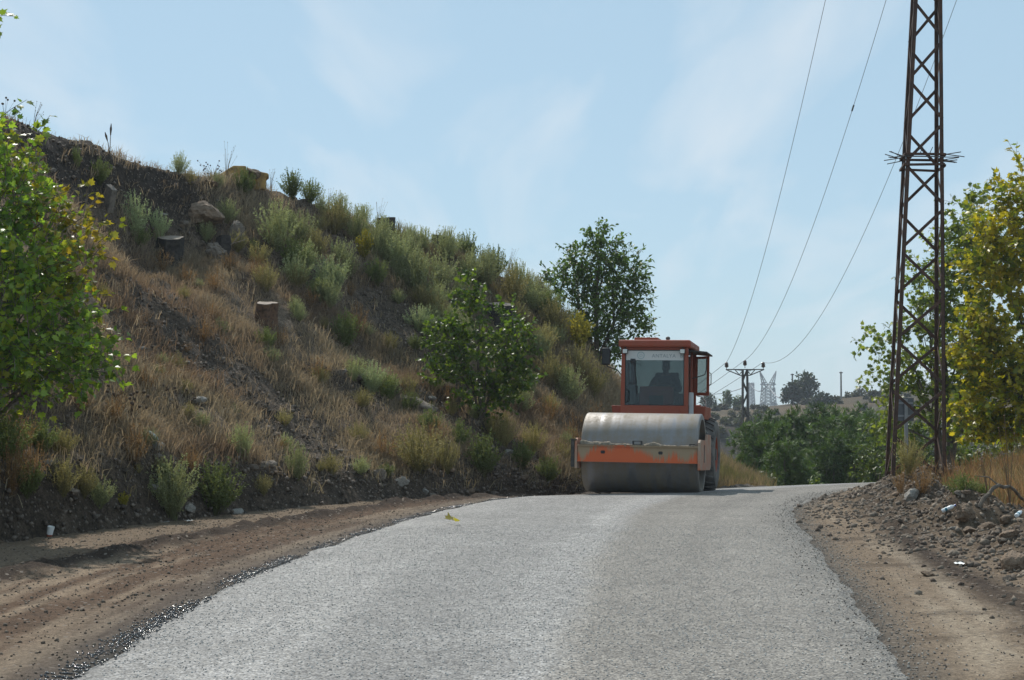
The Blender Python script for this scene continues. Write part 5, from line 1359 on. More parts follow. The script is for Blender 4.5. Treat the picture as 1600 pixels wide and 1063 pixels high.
mb.tube(pts, .014, 8, cap=False); mb.bar(pts[0], pts[12], .02); mb.build('steering_wheel', M['black'], R)
mb = MB(); mb.box((-.16, 1.88, 1.55), (.36, 2.36, 1.69), bev=.04); mb.box((-.14, 2.32, 1.66), (.34, 2.42, 2.36), bev=.04); mb.box((-.06, 1.98, 1.26), (.26, 2.3, 1.56), bev=.02); mb.build('seat', M['seat'], R)

# ---- driver
def skin_mesh(joints, edges, name, mat, parent, sub=2):
    """joints {k:(x,y,z,r)}; one continuous skinned surface"""
    keys = list(joints); me = bpy.data.meshes.new(name + '_skel')
    me.from_pydata([joints[k][:3] for k in keys], [(keys.index(a), keys.index(b)) for a, b in edges], [])
    o = bpy.data.objects.new(name + '_skel', me); COL.objects.link(o)
    sk = o.modifiers.new('skin', 'SKIN'); sk.use_smooth_shade = True
    for i, k in enumerate(keys):
        r__ = joints[k][3]; rad = (r__, r__) if not hasattr(r__, '__len__') else r__
        me.skin_vertices[0].data[i].radius = rad
        me.skin_vertices[0].data[i].use_root = (i == 0)
    s = o.modifiers.new('sub', 'SUBSURF'); s.levels = sub; s.render_levels = sub
    dg = bpy.context.evaluated_depsgraph_get()
    m2 = bpy.data.meshes.new_from_object(o.evaluated_get(dg)); m2.name = name
    bpy.data.objects.remove(o); m2.materials.clear(); m2.materials.append(mat)
    m2.polygons.foreach_set('use_smooth', np.ones(len(m2.polygons), dtype=bool))
    q = bpy.data.objects.new(name, m2); COL.objects.link(q)
    if parent: q.parent = parent
    return q
M['skin'] = mat_paint('sun_tanned_skin', (0.30, 0.17, 0.11), 0.55)
M['shirt'] = mat_paint('dark_navy_shirt', (0.018, 0.022, 0.035), 0.85, c2=(0.03, 0.033, 0.045), nscale=10, amount=0.6)
M['trousers'] = mat_paint('dark_trousers', (0.02, 0.02, 0.024), 0.85)
M['hair'] = mat_paint('black_hair', (0.012, 0.010, 0.009), 0.6)
drv = empty('person', roller.matrix_basis @ Vector((.10, 2.10, 1.69)), roller.rotation_euler)
tag(drv, 'driver in a dark shirt sitting behind the windshield of the road roller', 'person')
# driver space: x to the viewer's right, -y forward, z up from the cushion
J = {'hip': (0, .10, .10, .125), 'waist': (0, .12, .27, (.12, .105)), 'chest': (0, .11, .44, (.155, .115)), 'neckb': (0, .09, .575, .075), 'neck': (0, .075, .65, .052), 'jaw': (0, .05, .715, (.066, .078)), 'skull': (0, .055, .80, (.074, .092)), 'crown': (0, .07, .868, .055), 'nose': (0, -.048, .765, .012)}
E = [('hip', 'waist'), ('waist', 'chest'), ('chest', 'neckb'), ('neckb', 'neck'), ('neck', 'jaw'), ('jaw', 'skull'), ('skull', 'crown'), ('skull', 'nose')]
for s, nm in ((-1, 'a'), (1, 'b')):
    J.update({'sh' + nm: (s * .20, .09, .53, .062), 'el' + nm: (s * .30, -.06, .30, .045), 'wr' + nm: (s * .17, -.34, .36, .03), 'pm' + nm: (s * .155, -.40, .375, .032),
              'th' + nm: (s * .10, .02, .07, .09), 'kn' + nm: (s * .17, -.36, .06, .062), 'an' + nm: (s * .17, -.42, -.36, .042), 'to' + nm: (s * .18, -.56, -.40, .036)})
    E += [('neckb', 'sh' + nm), ('sh' + nm, 'el' + nm), ('el' + nm, 'wr' + nm), ('wr' + nm, 'pm' + nm), ('hip', 'th' + nm), ('th' + nm, 'kn' + nm), ('kn' + nm, 'an' + nm), ('an' + nm, 'to' + nm)]
    for f in range(4):
        bx_, bz_ = s * (.18 - .017 * f), .39 - .004 * f
        ln_ = (.040, .046, .042, .034)[f]
        J.update({f'k{f}' + nm: (bx_, -.435, bz_, .0095), f'm{f}' + nm: (bx_, -.435 - ln_ * .75, bz_ + .004, .009), f't{f}' + nm: (bx_ - s * .004, -.435 - ln_ * .9, bz_ - .028, .008)})
        E += [('pm' + nm, f'k{f}' + nm), (f'k{f}' + nm, f'm{f}' + nm), (f'm{f}' + nm, f't{f}' + nm)]
    J.update({'tb' + nm: (s * .12, -.40, .36, .011), 'tt' + nm: (s * .115, -.445, .345, .009)}); E += [('pm' + nm, 'tb' + nm), ('tb' + nm, 'tt' + nm)]
body = skin_mesh(J, E, 'body', M['skin'], drv)
JS = {'hip': (0, .10, .13, (.135, .13)), 'waist': (0, .12, .27, (.138, .125)), 'chest': (0, .11, .44, (.175, .135)), 'neckb': (0, .09, .575, .088)}
ES = [('hip', 'waist'), ('waist', 'chest'), ('chest', 'neckb')]
for s, nm in ((-1, 'a'), (1, 'b')):
    JS.update({'sh' + nm: (s * .205, .09, .53, .078), 'el' + nm: (s * .30, -.06, .30, .060), 'wr' + nm: (s * .19, -.29, .35, .044)}); ES += [('neckb', 'sh' + nm), ('sh' + nm, 'el' + nm), ('el' + nm, 'wr' + nm)]
skin_mesh(JS, ES, 'shirt', M['shirt'], drv)
JT = {'hip': (0, .10, .09, .14)}; ET = []
for s, nm in ((-1, 'a'), (1, 'b')):
    JT.update({'th' + nm: (s * .10, .02, .07, .102), 'kn' + nm: (s * .17, -.36, .06, .075), 'an' + nm: (s * .17, -.42, -.32, .058)}); ET += [('hip', 'th' + nm), ('th' + nm, 'kn' + nm), ('kn' + nm, 'an' + nm)]
skin_mesh(JT, ET, 'trousers', M['trousers'], drv)
skin_mesh({'a': (0, .075, .83, (.078, .088)), 'b': (0, .08, .878, .062), 'c': (0, .125, .77, .052)}, [('a', 'b'), ('a', 'c')], 'hair', M['hair'], drv)
# ------------------------------------------------------------------ lattice tower
TB = Vector((7.32, 28.0, 0)); TB.z = gz1(7.32, 28.0) - .12
tower = empty('lattice_tower', TB, (0, .034, -.12))
tag(tower, 'tall rusty steel lattice power tower standing on the rubble bank at the right', 'power tower')
TH, WB, WT = 11.2, .98, .38
def half(z): return (WB + (WT - WB) * z / TH) / 2
S4 = [(-1, -1), (1, -1), (1, 1), (-1, 1)]
def angle_leg(mb, a, b, sx, sy, w=.068, t=.012):
    """steel angle: two plates meeting on the outer corner"""
    a = Vector(a); b = Vector(b)
    for (u, v) in (((1, 0, 0), (0, 1, 0)), ((0, 1, 0), (1, 0, 0))):
        u = Vector(u) * (-sx if u[0] else -sy); v = Vector(v) * (-sx if v[0] else -sy)
        vs = []
        for p in (a, b):
            o_ = v * 0
            vs += [p, p + u * w, p + u * w + v * t, p + v * t]
        mb.add(vs, [(0, 1, 2, 3), (7, 6, 5, 4), (0, 4, 5, 1), (1, 5, 6, 2), (2, 6, 7, 3), (3, 7, 4, 0)])
for (sx, sy) in S4:
    mb = MB(); h0, h1 = half(0), half(TH)
    angle_leg(mb, (sx * h0, sy * h0, -.1), (sx * h1, sy * h1, TH), sx, sy); mb.build('leg', M['rust'], tower)
# single zigzag on each face, opposite faces mirrored
zs = [.10]
ph = .86
while zs[-1] < TH - .5: zs.append(zs[-1] + ph); ph *= .985
for fi in range(4):
    a_, b_ = S4[fi], S4[(fi + 1) % 4]
    for k in range(len(zs) - 1):
        z0_, z1_ = zs[k] + .05, zs[k + 1] - .05
        flip = (k + fi % 2) % 2
        p, q = (a_, b_) if flip else (b_, a_)
        ins = .955
        P0 = Vector((p[0] * half(z0_) * ins, p[1] * half(z0_) * ins, z0_)); P1 = Vector((q[0] * half(z1_) * ins, q[1] * half(z1_) * ins, z1_))
        n_ = Vector(((a_[0] + b_[0]) / 2, (a_[1] + b_[1]) / 2, 0))
        off = n_ * -.008
        mb = MB(); mb.bar(P0 + off, P1 + off, .010, .055, up=n_.cross(P1 - P0)); mb.build('diagonal_brace', M['rust'], tower)
zr_ = 6.02
mb = MB(); hr = half(zr_) + .02
for k in range(4):
    a_, b_ = S4[k], S4[(k + 1) % 4]
    for dz in (0, -.20):
        mb.bar((a_[0] * hr, a_[1] * hr, zr_ + dz), (b_[0] * hr, b_[1] * hr, zr_ + dz + (.02 if dz else 0)), .045, .04)
mb.build('collar', M['rust'], tower)
spk = MB(); rr_ = random.Random(4)
for s in (-1, 1):
    for k in range(8):
        y = -hr + 2 * hr * k / 7
        spk.tube([(s * hr * .9, y, zr_ - .02 + rr_.uniform(-.03, .03)), (s * (hr + rr_.uniform(.22, .36)), y + rr_.uniform(-.05, .05), zr_ + rr_.uniform(-.10, .10))], .009, 5)
for x in (-.1, .07): spk.tube([(x, -hr, zr_), (x + .05, -hr - .05, zr_ + .12)], .007, 5)
spk.bar((-hr, -hr - .03, zr_ - .05), (hr, -hr - .03, zr_ - .05), .02); spk.build('climbing_guard', M['darksteel'], tower)
for (x, y, z) in ((-1, -1, .35), (-1, -1, 2.2), (1, -1, .9), (1, -1, 2.9), (-1, 1, 3.9)):
    h_ = half(z) - .02; mb = MB(); mb.box((x * h_ - .008, y * h_ * .8 - .09, z - .25), (x * h_ + .008, y * h_ * .8 + .09, z + .25), bev=.003); mb.build('gusset_plate', M['galv'] if False else M['rust'], tower)
mb = MB(); zc_ = TH - .1
mb.bar((-1.45, 0, zc_), (1.45, 0, zc_), .10, .10); mb.bar((-1.4, 0, zc_), (-.2, 0, zc_ - .5), .06); mb.bar((1.4, 0, zc_), (.2, 0, zc_ - .5), .06); mb.build('cross_arm', M['rust'], tower)
INS = [(.0, .055), (.02, .055), (.03, .085), (.06, .10), (.075, .06), (.10, .09), (.13, .10), (.145, .06), (.17, .085), (.20, .07), (.23, .05), (.25, .03), (.26, .001)]
def insulator(parent, loc, s=1.0):
    mb = MB(); mb.lathe([(-.12, .015), (0, .015)] + INS, 16, 'Z'); o = mb.build('insulator', M['porcelain'], parent, loc=loc); o.scale = (s, s, s); return o
near_pts = []
for x in (-1.35, 0, 1.35):
    z = zc_ + .13 + (.25 if x == 0 else 0)
    insulator(tower, (x, 0, z)); near_pts.append(tower.matrix_basis @ Vector((x, 0, z + .24)))

# ---- narrow lattice pole beyond the road
pd = 80.0
pt = W(1164, 577, pd); PBz = gz1(pt.x, pd)
pole = empty('lattice_pole', (pt.x, pd, PBz), (0, 0, .03))
tag(pole, 'slim dark lattice utility pole with a short cross arm and three insulators beyond the road', 'utility pole')
PH = pt.z - PBz; s_ = pd / FPX
mb = MB()
for (sx, sy) in S4: mb.bar((sx * .20, sy * .20, 0), (sx * .115, sy * .115, PH), .07)
mb.build('mast', M['darksteel'], pole)
mb = MB(); nz = 15
for k in range(nz):
    z0_, z1_ = PH * k / nz, PH * (k + 1) / nz
    for f in range(4):
        a_, b_ = S4[f], S4[(f + 1) % 4]
        if (k + f // 2) % 2: a_, b_ = b_, a_
        w0, w1 = .20 - .085 * k / nz, .20 - .085 * (k + 1) / nz
        mb.bar((a_[0] * w0, a_[1] * w0, z0_), (b_[0] * w1, b_[1] * w1, z1_), .045)
lat = mb.build('lattice_bracing', M['darksteel'], pole)
mb = MB(); ax_ = 30 * s_; za = PH - .02
mb.bar((-ax_, 0, za), (ax_, 0, za), .06, .05)
for s in (-1, 1):
    mb.bar((s * ax_, 0, za), (s * 8 * s_, 0, za - 9 * s_), .05); mb.bar((s * 8 * s_, 0, za - 9 * s_), (0, 0, za - 9.5 * s_), .05)
    mb.bar((s * 16 * s_, 0, za), (s * 9 * s_, 0, za - 8 * s_), .04); mb.bar((s * 5 * s_, 0, za - 1 * s_), (s * 15 * s_, 0, za), .09, .06); mb.bar((s * 2 * s_, 0, za), (s * 9 * s_, 0, za - 8 * s_), .04)
mb.build('cross_arm', M['darksteel'], pole)
far_pts = []
for x, dz in ((-ax_ + .04, .10), (0, .20), (ax_ - .04, .10)):
    insulator(pole, (x, 0, za + dz), 1.15); far_pts.append(pole.matrix_basis @ Vector((x, 0, za + dz + .28)))

# ---- wires with sag, tower to pole
def wire(name, label, a, b, sag, rad=.0055, n=40, group=None, spl=None):
    mb = MB(); a = Vector(a); b = Vector(b); pts = []
    for i in range(n + 1):
        t = i / n; p = a.lerp(b, t); p.z -= sag * 4 * t * (1 - t); pts.append(p)
    mb.tube(pts, [rad * (1 + 1.0 * i / n) for i in range(n + 1)], 5)
    if spl:
        for t in spl:
            i = int(t * n); mb.tube([pts[i], pts[i].lerp(pts[i + 1], .25)], .022, 6)
    return tag(mb.build(name, M['wire']), label, 'power line', group)
wire('power_line', 'left overhead wire, ending at the left insulator of the slim pole', near_pts[0], far_pts[0], 1.3)
wire('power_line', 'middle overhead wire with a small splice, ending at the top insulator of the slim pole', near_pts[1], far_pts[1], 1.75, spl=[.22])
wire('power_line', 'right overhead wire passing behind the lattice tower to the right insulator of the slim pole', near_pts[2], far_pts[2], 2.6)
for i, x in enumerate((-1, 0, 1)):
    e_ = Vector((far_pts[i].x - 3.5, 190, -4 + .4 * i))
    wire('power_line', 'faint wire running down from the slim pole to the valley behind', far_pts[i], e_, 1.0, rad=.012, group='faint wires beyond the slim pole')

# ---- far pylons (mostly below the skyline)
def pylon(px, d, top_py, wpx, kind, label):
    s = d / FPX; t = W(px, top_py, d); g = gz1(t.x, d); H = t.z - g
    root = empty('pylon', (t.x, d, g), (0, 0, .3)); tag(root, label, 'pylon')
    mb = MB(); bw = wpx * s / 2; tw = max(.05 * d / 100, .24) * 1.0
    def hw(z): return bw * (1 + 1.2 * (1 - z / H) ** 1.4)
    top = H * 1.0 if kind == 'box' else H - 26 * s
    N_ = 16
    for k in range(N_):
        z0_, z1_ = top * k / N_, top * (k + 1) / N_
        for f in range(4):
            a_, b_ = S4[f], S4[(f + 1) % 4]; w0, w1 = hw(z0_), hw(z1_)
            mb.bar((a_[0] * w0, a_[1] * w0, z0_), (a_[0] * w1, a_[1] * w1, z1_), tw)
            mb.bar((a_[0] * w0, a_[1] * w0, z0_), (b_[0] * w1, b_[1] * w1, z1_), tw * .6); mb.bar((b_[0] * w0, b_[1] * w0, z0_), (a_[0] * w1, a_[1] * w1, z1_), tw * .6)
            mb.bar((a_[0] * w1, a_[1] * w1, z1_), (b_[0] * w1, b_[1] * w1, z1_), tw * .6)
    mb.build('mast', M['galv'], root)
    if kind == 'ears':
        mb = MB()
        for s2 in (-1, 1):
            A0 = [Vector((s2 * bw * .1, y, top)) for y in (-bw, bw)]; A1 = [Vector((s2 * bw, y, top)) for y in (-bw, bw)]; tip = Vector((s2 * 14 * s, 0, H))
            for q in A0 + A1: mb.bar(q, tip, tw)
            for k in range(1, 6):
                f = k / 6
                mb.bar(A0[0].lerp(tip, f), A1[0].lerp(tip, f - .1), tw * .6); mb.bar(A0[1].lerp(tip, f), A1[1].lerp(tip, f - .1), tw * .6); mb.bar(A0[0].lerp(tip, f), A1[1].lerp(tip, f), tw * .6)
        mb.build('peak', M['galv'], root)
    for (dz, w) in ((26 if kind == 'ears' else 6, 13 if kind == 'ears' else 7), (52, 16)) if kind == 'ears' else ((3, 6),):
        mb = MB(); z = H - dz * s
        if kind == 'ears' and dz == 26: z = H - 21 * s
        for y in (-bw * .5, bw * .5): mb.bar((-w * s, y * .2, z), (w * s, y * .2, z), tw * 1.2)
        for s2 in (-1, 1):
            for y in (-bw, bw): mb.bar((s2 * w * s, 0, z), (s2 * bw, y, z + 4 * s), tw * .8); mb.bar((s2 * w * s * .6, 0, z), (s2 * bw, y, z + 3 * s), tw * .6)
        ca = mb.build('cross_arm', M['galv'], root)
        if kind == 'ears':
            mb = MB()
            for x in (-.85, .75): mb.tube([(x * w * s, 0, z), (x * w * s, 0, z - 9 * s)], tw * .7, 5)
            mb.build('insulator_strings', M['galv'], ca)
    return root
pylon(1200, 620, 580, 13, 'ears', 'pale transmission pylon with two raised ears on the far skyline')
pylon(1173, 760, 599, 7, 'box', 'narrow lattice pylon behind the slim pole on the far skyline')
a = W(1090, 615, 760); b = W(1173, 601, 760); c = W(1200, 601, 620)
wire('power_line', 'faint far wire left of the narrow pylon', a, b, 2, rad=.13)
wire('power_line', 'faint far wire between the two far pylons', b, c, 3, rad=.13)
wire('power_line', 'faint far wire sloping down right of the eared pylon', c, W(1228, 622, 500), 2, rad=.13)
# concrete poles on the far hill
def plain_pole(px, top, bot, d, label, r_):
    t = W(px, top, d); g = gz1(t.x, d); mb = MB(); root = empty('concrete_pole', (t.x, d, g)); tag(root, label, 'pole')
    mb.tube([(0, 0, -.3), (0, 0, t.z - g)], [r_ * 1.3, r_], 8); mb.build('shaft', M['concrete'], root)
    mb = MB(); mb.box((-r_ * 2.2, -r_, t.z - g - .25), (r_ * 2.2, r_, t.z - g - .1)); mb.build('cap', M['darksteel'], root)
plain_pole(1314, 581, 622, 258, 'thin bare pole standing alone on the far hill', .13)
plain_pole(1238, 584, 625, 266, 'thin bare pole behind the pair of dark trees', .13)
# ---- road sign seen from behind
sp0 = W(1414, 640, 33.5); sg = gz1(sp0.x, 33.5)
sign = empty('road_sign', (sp0.x, 33.5, sg), (0, 0, .1)); tag(sign, 'grey back of a rectangular road sign behind the lattice tower', 'road sign')
s_ = 33.5 / FPX
mb = MB(); zt = sp0.z - sg; mb.box((-14 * s_, -.012, zt - 18 * s_), (14 * s_, .012, zt + 18 * s_), bev=.005); pn_ = mb.build('panel', M['signgrey'], sign)
mb = MB(); 
for z in (zt - 10 * s_, zt + 10 * s_): mb.box((-12 * s_, -.035, z - .02), (12 * s_, -.013, z + .02))
mb.build('rail', M['galv'], pn_)
mb = MB(); mb.box((-.035, -.09, -.2), (.035, -.0355, zt + 16 * s_), bev=.005); mb.build('post', M['galv'], sign)

# ------------------------------------------------------------------ rocks, stumps, litter
def rock_mesh(seed, flat=.8, rough_=.28):
    bm = bmesh.new(); bmesh.ops.create_icosphere(bm, subdivisions=4, radius=1)
    rr_ = random.Random(seed); off = Vector((rr_.uniform(0, 99),) * 3)
    pl = [(Vector((rr_.gauss(0, 1), rr_.gauss(0, 1), rr_.gauss(0, 1))).normalized(), rr_.uniform(.55, .9)) for _ in range(9)]
    for v in bm.verts:
        d = v.co.normalized(); r_ = 1.0
        for n_, k in pl:
            t = d.dot(n_)
            if t > 1e-3: r_ = min(r_, k / t)
        r_ *= 1 + rough_ * .5 * mnoise.noise(d * 2.2 + off) + .09 * mnoise.noise(d * 5 + off) + .06 * mnoise.noise(d * 11 + off)
        v.co = d * r_; v.co.z *= flat
    me = bpy.data.meshes.new('rock_form'); bm.to_mesh(me); bm.free()
    me.polygons.foreach_set('use_smooth', np.ones(len(me.polygons), dtype=bool))
    me.set_sharp_from_angle(angle=math.radians(28))
    return me
RM = {}
for mt in ('rock', 'rock_brown', 'rock_pale'):
    RM[mt] = []
    for k in range(5):
        me = rock_mesh(k * 7 + len(mt), .85); me.materials.append(M[mt]); RM[mt].append(me)
def rock(P, sz, mt, label, group=None, k=None, rot=None, name='rock'):
    o = bpy.data.objects.new(name, RM[mt][random.randrange(5) if k is None else k]); COL.objects.link(o)
    o.location = P; o.scale = sz; o.rotation_euler = rot or (random.uniform(-.3, .3), random.uniform(-.3, .3), random.uniform(0, 6.28))
    return tag(o, label, 'rock', group)
def g_rock(px, py, w, h, mt, label, k=0, rot=None, group=None):
    P = at_ground(px, py, 9); s = P.y / FPX
    return rock(P + Vector((0, 0, h * s * .28)), (w * s * .55, w * s * .5, h * s * .62), mt, label, group, k, rot)
def h_rock(px, py, w, h, mt, label, k=0, rot=None, group=None, sink=.25):
    P, n_ = at_hill(px, py); s = P.y / FPX
    return rock(P + Vector((0, 0, h * s * (.5 - sink))), (w * s * .55, w * s * .45, h * s * .6), mt, label, group, k, rot)
g_rock(1582, 890, 46, 42, 'rock_brown', 'large tan slab of rock leaning at the foot of the right rubble bank', 1, (.2, -.5, .6))
g_rock(1506, 812, 34, 30, 'rock_brown', 'big blunt brown boulder on top of the rubble bank', 2, (.1, .2, 1.0))
g_rock(1424, 784, 26, 24, 'rock_pale', 'light grey boulder at the left feet of the lattice tower', 3, (.2, .2, .3))
g_rock(1527, 760, 13, 7, 'rock_pale', 'small pale stone in the dry grass right of the tower', 0)
g_rock(1572, 818, 22, 16, 'rock_brown', 'dark earth clod beside the second bottle on the rubble bank', 4)
g_rock(1540, 828, 24, 14, 'rock_brown', 'flat brown stone below the big blunt boulder', 1)
g_rock(1515, 832, 20, 12, 'rock_brown', 'brown clod just below the big blunt boulder', 3)
g_rock(1570, 850, 18, 12, 'rock', 'grey stone midway down the rubble bank near the right edge', 2)
g_rock(1575, 908, 16, 12, 'rock', 'grey stone on the track below the leaning tan slab', 4)
g_rock(1450, 900, 20, 9, 'rock_brown', 'flat dark clod lying on the dirt track at the right', 2)
g_rock(1490, 828, 12, 8, 'rock_pale', 'pale stone under the blue capped bottle', 1)
g_rock(1324, 815, 5, 5, 'rock', 'tiny dark stone on the track near the mound', 1)
for i in range(60):
    y = random.uniform(12, 29); 
    q = MOUND; mxx = float(np.interp(y, q[:, 1], q[:, 0])); x = mxx + random.gauss(-.25, .55)
    z = gz1(x, y); r_ = random.uniform(.035, .10) * (1 if random.random() < .85 else 1.4)
    mt = random.choice(['rock', 'rock', 'rock_brown', 'rock_brown', 'rock_brown', 'rock_brown', 'rock_brown'])
    rock(Vector((x, y, z + r_ * .25)), (r_, r_ * random.uniform(.7, 1), r_ * random.uniform(.55, .85)), mt, 'small ' + {'rock': 'grey', 'rock_brown': 'brown', 'rock_pale': 'pale'}[mt] + ' stone among the loose rubble of the right bank', 'stones in the rubble bank at the right')
# left bank
h_rock(632, 755, 24, 20, 'rock_pale', 'round pale stone near the toe of the bank, right one of the pair', 0)
h_rock(597, 748, 20, 20, 'rock', 'round grey stone near the toe of the bank, left one of the pair', 2)
h_rock(665, 764, 12, 8, 'rock_pale', 'small pale stone at the toe right of the round pair', 3)
h_rock(422, 728, 34, 18, 'rock', 'flat grey boulder right of the lone shrub on the lower slope', 1)
h_rock(800, 708, 16, 12, 'rock_pale', 'bluish grey stone on the slope left of the road roller', 2)
h_rock(325, 345, 62, 44, 'rock_brown', 'big weathered rock outcrop below the crest with a brown underside', 4, sink=.3)
h_rock(345, 400, 46, 34, 'rock', 'dark rock under the weathered outcrop', 2)
h_rock(370, 370, 30, 40, 'rock', 'upright grey rock right of the weathered outcrop', 3)
h_rock(655, 640, 78, 34, 'rock', 'long dark ledge of rock on the lower slope left of the sapling', 1, (0.1, .35, .2), sink=.35)
h_rock(565, 592, 40, 16, 'rock', 'flat grey ledge beside the bright green clump', 3)
h_rock(600, 790, 10, 6, 'rock_pale', 'small pale stone on the toe of the bank above the dirt shoulder', 1)
h_rock(310, 625, 30, 14, 'rock_pale', 'pale broken stones below the scree on the middle slope', 2)
h_rock(225, 545, 14, 8, 'rock_pale', 'small pale stone at the top end of the long scree', 1)
h_rock(855, 452, 24, 26, 'rock', 'grey boulder on the skyline left under the dark crest tree', 0)
h_rock(310, 590, 22, 12, 'rock', 'dark grey stone in the upper scree', 4)
for i in range(75):
    px = random.uniform(0, 900); k = random.random()
    if k < .65:
        iu_ = random.randrange(int(NU * .15), int(NU * .75)); iv_ = random.randrange(0, int(NV1 * .09)); P = Vector(HP[iu_, iv_]); lab = 'small stone in the bare soil along the toe of the left bank'; gr = 'stones along the toe of the left bank'
    else:
        tries = 0
        while True:
            iu_ = random.randrange(int(NU * .12), int(NU * .7)); iv_ = random.randrange(int(NV1 * .1), int(NV1 * .95)); tries += 1
            if scree[iu_, iv_] > .35 or tries > 300: break
        P = Vector(HP[iu_, iv_]); lab = 'small grey stone lying on the dark scree of the embankment'; gr = 'stones on the scree'
    r_ = random.uniform(.05, .13)
    rock(P + Vector((0, 0, r_ * .2)), (r_, r_ * random.uniform(.7, 1), r_ * random.uniform(.5, .85)), random.choice(['rock', 'rock', 'rock_pale', 'rock_brown']), lab, gr)
# gravel as stuff
oct_ = (np.array([(1, 0, 0), (-.9, .1, 0), (0, 1, .1), (.1, -1, 0), (0, .1, .8), (0, 0, -.8)], dtype=float), np.array([(0, 2, 4), (2, 1, 4), (1, 3, 4), (3, 0, 4), (2, 0, 5), (1, 2, 5), (3, 1, 5), (0, 3, 5)]))
def gravel(name, label, P, sz, cols, mat=None):
    n = len(P); rg_ = np.random.default_rng(len(P))
    V, F, CC = instance(oct_, P, frames(rand_unit(n, rg_), rand_unit(n, rg_)), sz, cols)
    o = np_mesh(name, V, F, mat or M['gravel'], col=CC); tag(o, label, 'gravel', kind='stuff'); return o
M['gravel'] = mat_leaf('loose_gravel', rough=.85, trans=0.0, vary=0, spec=.25)
rg2 = np.random.default_rng(5)
def along_edge(P, n, lo, hi, amin, amax, sgn):
    seg = np.concatenate([[0], np.cumsum(np.linalg.norm(np.diff(P, axis=0), axis=1))])
    a = rg2.uniform(amin, amax, n); i = np.clip(np.searchsorted(seg, a) - 1, 0, len(P) - 2)
    d = P[i + 1] - P[i]; d /= np.linalg.norm(d, axis=1, keepdims=True); nn = np.stack([-d[:, 1], d[:, 0]], 1) * sgn
    off = rg2.normal(size=n) * (hi - lo) / 2 + (lo + hi) / 2
    q = P[i] + d * rg2.random((n, 1)) * .05 + nn * off[:, None]
    return q
def with_z(q, dz=0): return np.stack([q[:, 0], q[:, 1], np.array([max(gz1(a, b), -9) for a, b in q]) + dz], 1)
def road_h(q):
    T_ = np.array([road_z(a, b) for a, b in q]); return T_
q = along_edge(RL, 10000, -.06, .08, 20, 44, 1)
q = q[fbm(q[:, 0] * 1.3, q[:, 1] * 1.3, 3, 120) + .25 * rg2.normal(size=len(q)) > -.02]
zz = np.maximum(with_z(q)[:, 2], np.where(sd_poly(q[:, 0], q[:, 1], RL)[0] < .02, road_h(q), -9))
P = np.stack([q[:, 0], q[:, 1], zz + .004], 1)
gravel('tarred_gravel', 'glistening tar-wet chips along the left edge of the road', P, rg2.uniform(.005, .014, len(P)), np.tile((.05, .05, .05), (len(P), 1)), M['bitumen'])
q = along_edge(RR, 4200, -.22, .16, 20, 46, 1)
zz = np.maximum(with_z(q)[:, 2], np.where(sd_poly(q[:, 0], q[:, 1], RR)[0] > -.02, road_h(q), -9))
tone = rg2.random((len(q), 1)); cols = np.array((.10, .092, .085)) * (1 - tone) + np.array((.42, .39, .35)) * tone
gravel('loose_chips', 'loose grey chips spilled along the right edge of the road', np.stack([q[:, 0], q[:, 1], zz + .005], 1), rg2.uniform(.004, .011, len(q)), cols)
n = 16000
ii_ = rg2.integers(0, NR - 1, 60000); jj_ = rg2.integers(0, NC - 1, 60000); yk = (RY[ii_, jj_] > 8) & (RY[ii_, jj_] < 20)
ii_, jj_ = ii_[yk][:n], jj_[yk][:n]
pa = rg2.random((len(ii_), 1)); pb_ = rg2.random((len(ii_), 1)); RP = np.stack([RX, RY, RZ], -1)
P = (RP[ii_, jj_] * (1 - pa) + RP[ii_ + 1, jj_] * pa) * (1 - pb_) + (RP[ii_, jj_ + 1] * (1 - pa) + RP[ii_ + 1, jj_ + 1] * pa) * pb_ + np.array([0, 0, .002])
tone = rg2.random((len(P), 1)); cols = np.array((.25, .24, .23)) * (1 - tone) + np.array((.56, .54, .51)) * tone
gravel('road_chips', 'loose stone chips lying on the near part of the road', P, rg2.uniform(.004, .009, len(P)), cols)
n = 9000
y = rg2.uniform(9, 30, n); x = np.interp(y, MOUND[:, 1], MOUND[:, 0]) + rg2.normal(size=n) * .75 - .35
P = with_z(np.stack([x, y], 1), .004); tone = rg2.random((n, 1)); cols = np.array((.07, .052, .04)) * (1 - tone) + np.array((.22, .18, .14)) * tone
gravel('rubble', 'small rubble and clods strewn over the right bank', P, rg2.uniform(.008, .045, n) * np.where(rg2.random(n) < .15, 1.6, .9), cols)
n = 12000
q = along_edge(RL, n, .2, 3.4, 20, 46, 1); P = with_z(q, .003); tone = rg2.random((n, 1)); cols = np.array((.05, .038, .03)) * (1 - tone) + np.array((.20, .16, .12)) * tone
gravel('soil_crumbs', 'dark soil crumbs scattered over the left dirt shoulder', P, rg2.uniform(.004, .013, n) * np.where(rg2.random(n) < .12, 2.0, 1), cols)
q = along_edge(RR, 3500, -1.9, -.3, 20, 46, 1); P = with_z(q, .003); tone = rg2.random((len(q), 1)); cols = np.array((.07, .055, .042)) * (1 - tone) + np.array((.26, .22, .18)) * tone
gravel('soil_crumbs', 'crumbs of soil and grit on the right dirt track', P, rg2.uniform(.003, .011, len(q)), cols)
iu_ = rg2.integers(int(NU * .1), int(NU * .85), 60000); iv_ = rg2.integers(0, NV1, 60000)
k = rg2.random(60000) < np.clip(scree[iu_, iv_] * .55 + toe_bare[iu_, iv_] * .6, 0, 1)
P = HP[iu_[k], iv_[k]] + rg2.normal(size=(k.sum(), 3)) * (.05, .05, .004)
tone = rg2.random((len(P), 1)) ** 1.6; cols = np.array((.065, .051, .040)) * (1 - tone) + np.array((.22, .18, .145)) * tone
